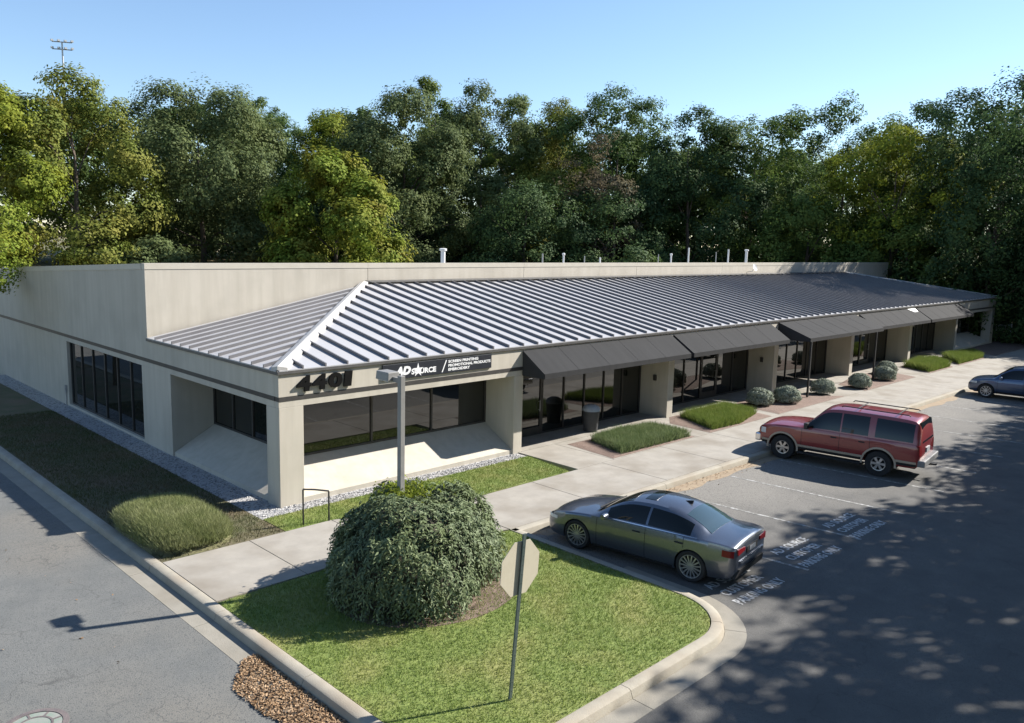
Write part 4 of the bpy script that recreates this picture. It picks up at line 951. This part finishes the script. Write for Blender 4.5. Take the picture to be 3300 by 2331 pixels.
# street tree leaning into the picture edge, leaves before the end wall
tree('street_tree', 'street tree whose leafy branch hangs before the end wall of the building', -2.75, 20.2, 9.6, 2.9, M_MAPLE, .38, seed=60, n_cl=130, per=60, lsize=.15, trunk_r=.14, clump=.6, z=-.05, rough_=.3)
# tall trees across the lot whose shade falls on the asphalt
SHADE = tree('lot_tree', 'tall leafy tree in the row across the parking lot or an added unseen row beyond', 22.0, -21.6, 16.0, 5.8, M_MID, .22, seed=70, group='trees in the row across the parking lot and added unseen rows beyond', n_cl=330, per=38, lsize=.44, trunk_r=.3)
def copy_tree(root, loc, rz, s):
    o = root.copy(); COL.objects.link(o); o.location = loc; o.rotation_euler = (0, 0, rz); o.scale = s
    for ch in root.children: c = ch.copy(); COL.objects.link(c); c.parent = o
    return o
for x, y, s, rz in ((29.5, -21.3, 1.0, 1.1), (37, -21.8, 1.03, 2.3), (44.5, -20.9, 1.0, 3.7), (52, -20.6, 1.05, 4.4), (60, -19.8, 1.05, 5.2), (68, -17.2, 1.05, 5.9), (71, -8, 1.1, 1.5), (79, -6, 1.1, 2.5), (26, -25, 1.1, .6), (34, -26, 1.05, 2.9), (43, -26, 1.1, 4.9), (53, -26, 1.1, .9), (14, -27, 1.1, 1.9), (4, -30, 1.15, 3.1), (-6, -31, 1.1, 4.1), (-17, -29, 1.1, 5.3), (63, -27, 1.1, 2.2)):  # farther rows, out of view, added to block sky light on the lot
    copy_tree(SHADE, (x, y, float(gz(x, y))), rz, (s, s, s))

BACK = tree('back_tree', 'tree of the back rank of the wood seen only through gaps', 47.0, 66.0, 17.5, 6.8, M_DARK, .05, seed=81, group='back rank of the wood', n_cl=420, lsize=.42)
for i, (x, y, s) in enumerate(((30, 73, .95), (57, 60, 1.0), (64, 52, 1.0), (69, 43, 1.05), (75, 36, 1.05), (86, 30, 1.05), (88, 18, 1.05), (90, 8, 1.1), (88, -2, 1.1), (17, 70, .85), (39, 78, .95))):
    copy_tree(BACK, (x, y, float(gz(x, y))), i*1.7, (s, s, s))

# understorey of the wood: one mass of low growth
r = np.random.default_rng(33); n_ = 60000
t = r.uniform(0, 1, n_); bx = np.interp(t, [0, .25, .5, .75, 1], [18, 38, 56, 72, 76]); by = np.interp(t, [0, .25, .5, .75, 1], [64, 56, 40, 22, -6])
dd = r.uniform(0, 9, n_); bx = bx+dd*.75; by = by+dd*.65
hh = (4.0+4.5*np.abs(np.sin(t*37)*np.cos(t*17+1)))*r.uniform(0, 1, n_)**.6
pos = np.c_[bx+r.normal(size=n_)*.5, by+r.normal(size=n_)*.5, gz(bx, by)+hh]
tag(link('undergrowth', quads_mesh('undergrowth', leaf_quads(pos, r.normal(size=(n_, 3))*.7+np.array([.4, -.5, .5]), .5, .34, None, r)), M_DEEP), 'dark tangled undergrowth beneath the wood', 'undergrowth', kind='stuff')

# ------------------------------------------------------------------ shrubs
M_BUSH = leafmat('leaf_shrub', (.078, .112, .054), (.185, .225, .12), (.13, .165, .05), .4, 1.2, trans=.12, rough=.62, spec=.22)
M_CORE = mat('core_fill', (.03, .028, .018), (.045, .04, .025), 5, .95)
def dome(r, lobes, n, ll, lw, depth=.22, droop=.75):
    P, Nn, Dn = [], [], []
    for (cx, cy, rx, ry, rz, cz) in lobes:
        m_ = int(n*rx*ry/sum(l[2]*l[3] for l in lobes)); d = unit(r.normal(size=(m_, 3)))
        d[:, 2] = np.where(d[:, 2] < -.42, -d[:, 2], d[:, 2])
        wob = 1+.05*np.sin(d[:, 0]*7+cx*3)*np.cos(d[:, 1]*6)+.05*np.sin(d[:, 2]*9+d[:, 0]*5)
        s = wob*(1-depth*r.uniform(0, 1, m_)**1.6)
        p = np.c_[cx+d[:, 0]*rx*s, cy+d[:, 1]*ry*s, cz+d[:, 2]*rz*s]; keep = p[:, 2] > .03
        nn = unit(d*np.array([1/rx, 1/ry, 1/rz])); tg = np.array([0, 0, -1.0])-(nn[:, 2:3]*-1)*nn
        dn = unit(tg+1e-6)*droop+r.normal(size=(m_, 3))*.45+nn*.25
        P.append(p[keep]); Nn.append((nn+r.normal(size=(m_, 3))*.45)[keep]); Dn.append(dn[keep])
    P, Nn, Dn = map(np.concatenate, (P, Nn, Dn)); return leaf_quads(P, Nn, ll, lw, Dn, r)
def sprays(r, lobes, n, k, stem, ll, lw):
    """n arching sprays per shrub, each k leaves strung along a stem that bends outward and down"""
    P, Nn, Dn = [], [], []
    for (cx, cy, rx, ry, rz, cz) in lobes:
        m_ = int(n*rx*ry/sum(l[2]*l[3] for l in lobes)); d = unit(r.normal(size=(m_, 3))); d[:, 2] = np.where(d[:, 2] < -.35, -d[:, 2], d[:, 2])
        wob = 1+.10*np.sin(d[:, 0]*5+cx*3+d[:, 2]*4)*np.cos(d[:, 1]*4+cy)+.04*np.sin(d[:, 2]*11+d[:, 0]*9)
        s0 = (wob*(1-.16*r.uniform(0, 1, m_)))[:, None]
        root = np.array([cx, cy, cz])+d*np.array([rx, ry, rz])*s0*.93
        nn = unit(d*np.array([1/rx, 1/ry, 1/rz])); side = unit(np.cross(nn, r.normal(size=(m_, 3)))); down = np.array([0, 0, -1.0])
        ls = stem*(r.uniform(.6, 1.3, m_)*np.where(r.uniform(0, 1, m_) < .05, 1.8, 1))[:, None]
        for j in range(k):
            t = (j+.5)/k; pt = root+nn*ls*(t*.75-t*t*.35)+down*ls*(t*t*.75)+side*ls*.35*t
            tan = unit(nn*(.75-.7*t)+down*1.5*t+side*.35); sg = 1 if j % 2 else -1
            bi = unit(np.cross(tan, nn))*sg
            pos = pt+bi*lw*1.1+r.normal(size=(m_, 3))*.006; keep = pos[:, 2] > .02
            P.append(pos[keep]); Dn.append((tan*.9+bi*.6+r.normal(size=(m_, 3))*.2)[keep]); Nn.append((nn*.8+np.array([0, 0, .35])+r.normal(size=(m_, 3))*.4)[keep])
    P, Nn, Dn = map(np.concatenate, (P, Nn, Dn)); return leaf_quads(P, Nn, ll, lw, Dn, r)
def core(lobes, f=.8):  # added solid filler, coloured dark for the shrub's shaded inside
    mb = MB()
    for cx, cy, rx, ry, rz, cz in lobes:
        k0 = len(mb.v); a, b = 16, 9
        for i in range(b):
            ph = -.5+(math.pi/2+.5)*i/(b-1)
            for j in range(a): th = 2*math.pi*j/a; w_ = f*(1+.05*math.sin(3*th+i)); mb.v.append((cx+rx*w_*math.cos(ph)*math.cos(th), cy+ry*w_*math.cos(ph)*math.sin(th), max(cz+rz*w_*math.sin(ph), .0)))
        for i in range(b-1):
            for j in range(a): mb.f.append((k0+i*a+j, k0+i*a+(j+1) % a, k0+(i+1)*a+(j+1) % a, k0+(i+1)*a+j))
    return mb
r = np.random.default_rng(5)
bs = tag(empty('round_shrub', (-.45, -6.1, 0)), 'large mounded dark evergreen shrub with drooping leaves on the lawn island', 'shrub')
LB = [(-.25, -.12, 1.58, 1.56, 1.46, .56), (.98, .35, 1.3, 1.34, 1.27, .56), (.25, .7, 1.4, 1.24, 1.42, .56)]
link('foliage', quads_mesh('foliage', sprays(r, LB, 4600, 12, .40, .115, .034)), M_BUSH, bs); core(LB, .80).build('dark_core', M_CORE, bs, smooth=60)
cl = leaf_quads(np.c_[r.normal(size=(500, 1))*.3+.1, r.normal(size=(500, 1))*.25+.5, 1.86+r.uniform(-.1, .1, (500, 1))], r.normal(size=(500, 3))+np.array([0, 0, 1]), .10, .05, None, r)
o = link('light_shoots', quads_mesh('light_shoots', cl), M_YELL, bs); o['label'] = 'light yellow green shoots on top'; o['kind'] = 'stuff'
soilm = MB(); a_ = [(.25+1.95*math.cos(t), -.05+1.72*math.sin(t)) for t in np.linspace(0, 2*math.pi, 28)[:-1]]
tag(MB().slab([(-.45+x, -6.15+y) for x, y in a_], -.1, -.012).build('mulch_ring', MULCH), kind='structure')

M_SILV = leafmat('leaf_silver', (.19, .225, .17), (.36, .39, .31), None, trans=.1)
SB = None
for i, (x, y, s, lab) in enumerate(((22.55, -1.15, 1.1, 'silver green mounded shrub at the near corner of the two post bed'), (24.1, -1.65, 1.0, 'silver green mounded shrub beside the first thin awning post'), (27.7, -1.65, .95, 'silver green mounded shrub alone at the end of the first mulch bed'),
                                 (31.0, -2.05, .95, 'silver green mounded shrub at the start of the second mulch bed'), (34.5, -1.9, 1.0, 'silver green mounded shrub beside the second thin awning post'), (36.9, -1.15, .95, 'silver green mounded shrub touching the post side shrub on the second bed'))):
    if SB is None:
        SB = tag(empty('mounded_shrub', (x, y, .03)), lab, 'shrub', 'silver green shrubs in the mulch beds'); SL = [(0, 0, .62, .58, .48, .28)]
        link('foliage', quads_mesh('foliage', dome(r, SL, 5200, .085, .045, .3, .1)), M_SILV, SB); core(SL, .72).build('dark_core', M_CORE, SB, smooth=60)
    else: o = copy_tree(SB, (x, y, .03), i*1.3, (s, s, s)); o['label'] = lab

# clumps of grassy edging plants
M_LIR = leafmat('liriope_leaf', (.10, .155, .025), (.22, .28, .065), (.26, .29, .08), .5, 1.2, trans=.25)
M_LIR2 = leafmat('pale_liriope_leaf', (.095, .14, .05), (.20, .25, .11), (.24, .28, .14), .6, 1.2, trans=.25)
M_FUZZ = leafmat('ornamental_grass_leaf', (.17, .195, .075), (.36, .37, .19), (.14, .18, .05), .5, 1.6, trans=.25)
def mound(name, label, poly, m, h, dens, wd, lean, cat='plant', group=None, z0=.03):
    c = np.mean(poly, 0); e = tag(empty(name, (c[0], c[1], z0)), label, cat, group)
    pl = [(x-c[0], y-c[1]) for x, y in poly]; rr = np.random.default_rng(len(name)+abs(int(c[0]*10)))
    ins = [(x*.93, y*.9) for x, y in pl]; mb = MB(); n = len(pl)
    mb.v = [(x*.93, y*.9, 0) for x, y in pl]+[(x*.86, y*.8, h*.55) for x, y in pl]+[(0, 0, h*.62)]
    mb.f = [(i, (i+1) % n, n+(i+1) % n, n+i) for i in range(n)]+[(n+i, n+(i+1) % n, 2*n) for i in range(n)]
    mb.build('dark_base_fill', M_CORE, e)
    zf = lambda x, y: np.zeros_like(x)
    b1 = blades(pl, dens, h, wd, .0, lean, rr, .3); b2 = blades(ins, dens*1.3, h*.62, wd, h*.5, lean*1.1, rr, .35)
    link('blades', quads_mesh('blades', np.concatenate([b1, b2])), m, e); return e
GL = 'blocks of grassy edging plants along the front walk'
mound('liriope_block', 'clipped grassy block next to the trash can with pale green blades', [(11.0, -2.45), (15.05, -2.5), (15.15, -.75), (13.5, -.45), (11.6, -.6)], M_LIR2, .27, 1400, .016, .9, 'plant bed', GL)
mound('liriope_block', 'bright green grassy block before the doorway without posts', [(16.55, -2.45), (18.5, -2.55), (20.7, -2.0), (20.95, -.35), (17.6, -.3)], M_LIR, .28, 1400, .016, .9, 'plant bed', GL)
mound('liriope_block', 'grassy block with pale flower fringe past the second mulch bed', [(39.7, -2.5), (43.3, -2.5), (45.3, -1.0), (43.9, -.4), (40.7, -.7)], M_LIR, .36, 800, .022, .9, 'plant bed', GL)
mound('liriope_block', 'grassy block beside the awning at the wooded end', [(44.9, -2.5), (49.8, -2.5), (51.8, -1.3), (47.8, -.6)], M_LIR, .36, 800, .022, .9, 'plant bed', GL)
og = tag(empty('ornamental_grass', (-2.75, .1, -.02)), 'pale shaggy mound of ornamental grass beside the street curb', 'grass clump')
OG = [(.03+.98*abs(math.cos(t))**.6*math.copysign(1, math.cos(t)), .02+1.68*abs(math.sin(t))**.55*math.copysign(1, math.sin(t))) for t in np.linspace(0, 2*math.pi, 33)[:-1]]
rr = np.random.default_rng(91)
def ogz(x, y): return .46*np.clip(1-np.abs((x-.03)/1.0)**3.2-np.abs((y-.02)/1.72)**4, 0, 1)**.5
b1 = blades(OG, 7500, .14, .014, ogz, 1.0, rr, .5); b2 = blades(OG, 1500, .10, .012, lambda x, y: ogz(x, y)*rr.uniform(.3, 1, len(x)), 2.2, rr, .5)
link('blades', quads_mesh('blades', np.concatenate([b1, b2])), M_FUZZ, og)
mb = MB(); gxs = np.linspace(-.95, 1.0, 14); gys = np.linspace(-1.7, 1.72, 20)
mb.v = [(x, y, float(ogz(np.array((x-.03)/.93+.03), np.array((y-.02)/.93+.02)))*.95-.04) for y in gys for x in gxs]; mb.f = [(j*14+i, j*14+i+1, (j+1)*14+i+1, (j+1)*14+i) for j in range(19) for i in range(13)]
mb.build('thatch', mat('thatch', (.10, .095, .045), (.15, .14, .07), 14, .95), og, smooth=60)

# lawn blades and litter
M_BL = leafmat('grass_blade', (.11, .165, .032), (.235, .30, .075), (.28, .29, .09), .6, .9, trans=.25)
M_BL2 = leafmat('thin_grass_blade', (.06, .075, .028), (.12, .12, .05), (.16, .11, .07), .7, .7, trans=.2)
tag(link('lawn_grass', quads_mesh('lawn_grass', np.concatenate([blades(ISLAND, 1500, .045, .012, -.02, .9), blades(STRIP, 1300, .05, .013, -.02, .9)])), M_BL), 'short mown grass on the lawn island and strip', 'grass', kind='stuff')
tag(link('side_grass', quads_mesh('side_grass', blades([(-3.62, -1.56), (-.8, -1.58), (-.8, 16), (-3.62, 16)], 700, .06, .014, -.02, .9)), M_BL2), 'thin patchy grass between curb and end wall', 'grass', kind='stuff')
r = np.random.default_rng(11)
def litter(name, label, pts, m, l, wd, z):
    n = len(pts); P = np.c_[pts, np.full(n, z)+r.uniform(0, .02, n)]
    return tag(link(name, quads_mesh(name, leaf_quads(P, r.normal(size=(n, 3))*.45+np.array([0, 0, 1]), l, wd, None, r)), m), label, 'leaves', kind='stuff')
M_LIT = leafmat('dead_leaf', (.16, .095, .05), (.42, .30, .19), (.24, .15, .08), .5, 2, trans=0)
n_ = 5200; t = r.uniform(0, 1, n_)**.9; yy = -6.25-t*2.9; wdt = np.interp(t, [0, .25, .6, 1], [.25, .8, .78, .45]); xx = -3.93-r.uniform(0, 1, n_)**1.15*wdt
litter('leaf_drift', 'drift of brown dead leaves in the gutter by the lawn island', np.c_[xx, yy], M_LIT, .055, .035, -.135)
xx = r.uniform(3.9, 15, 420); litter('scattered_leaves', 'scattered brown leaves along the parking curb', np.c_[xx, np.array([YC(x) for x in xx])-.28-np.abs(r.normal(size=420))*.22], M_LIT, .05, .03, -.143)
xx = r.uniform(-13, -4.6, 60); litter('road_litter', 'pale leaf scraps scattered on the street', np.c_[xx, r.uniform(-9, 12, 60)], M_LIT, .06, .04, -.147)
n_ = 2600; litter('gravel_stones', 'loose grey stones of the drip strip', np.concatenate([np.c_[r.uniform(-.74, 8.4, n_), r.uniform(-.47, .0, n_)], np.c_[r.uniform(-.74, -.02, n_), r.uniform(0, 14, n_)]]), mat('stone_chip', (.28, .28, .28), (.5, .49, .48), 30, .9), .05, .04, -.03)
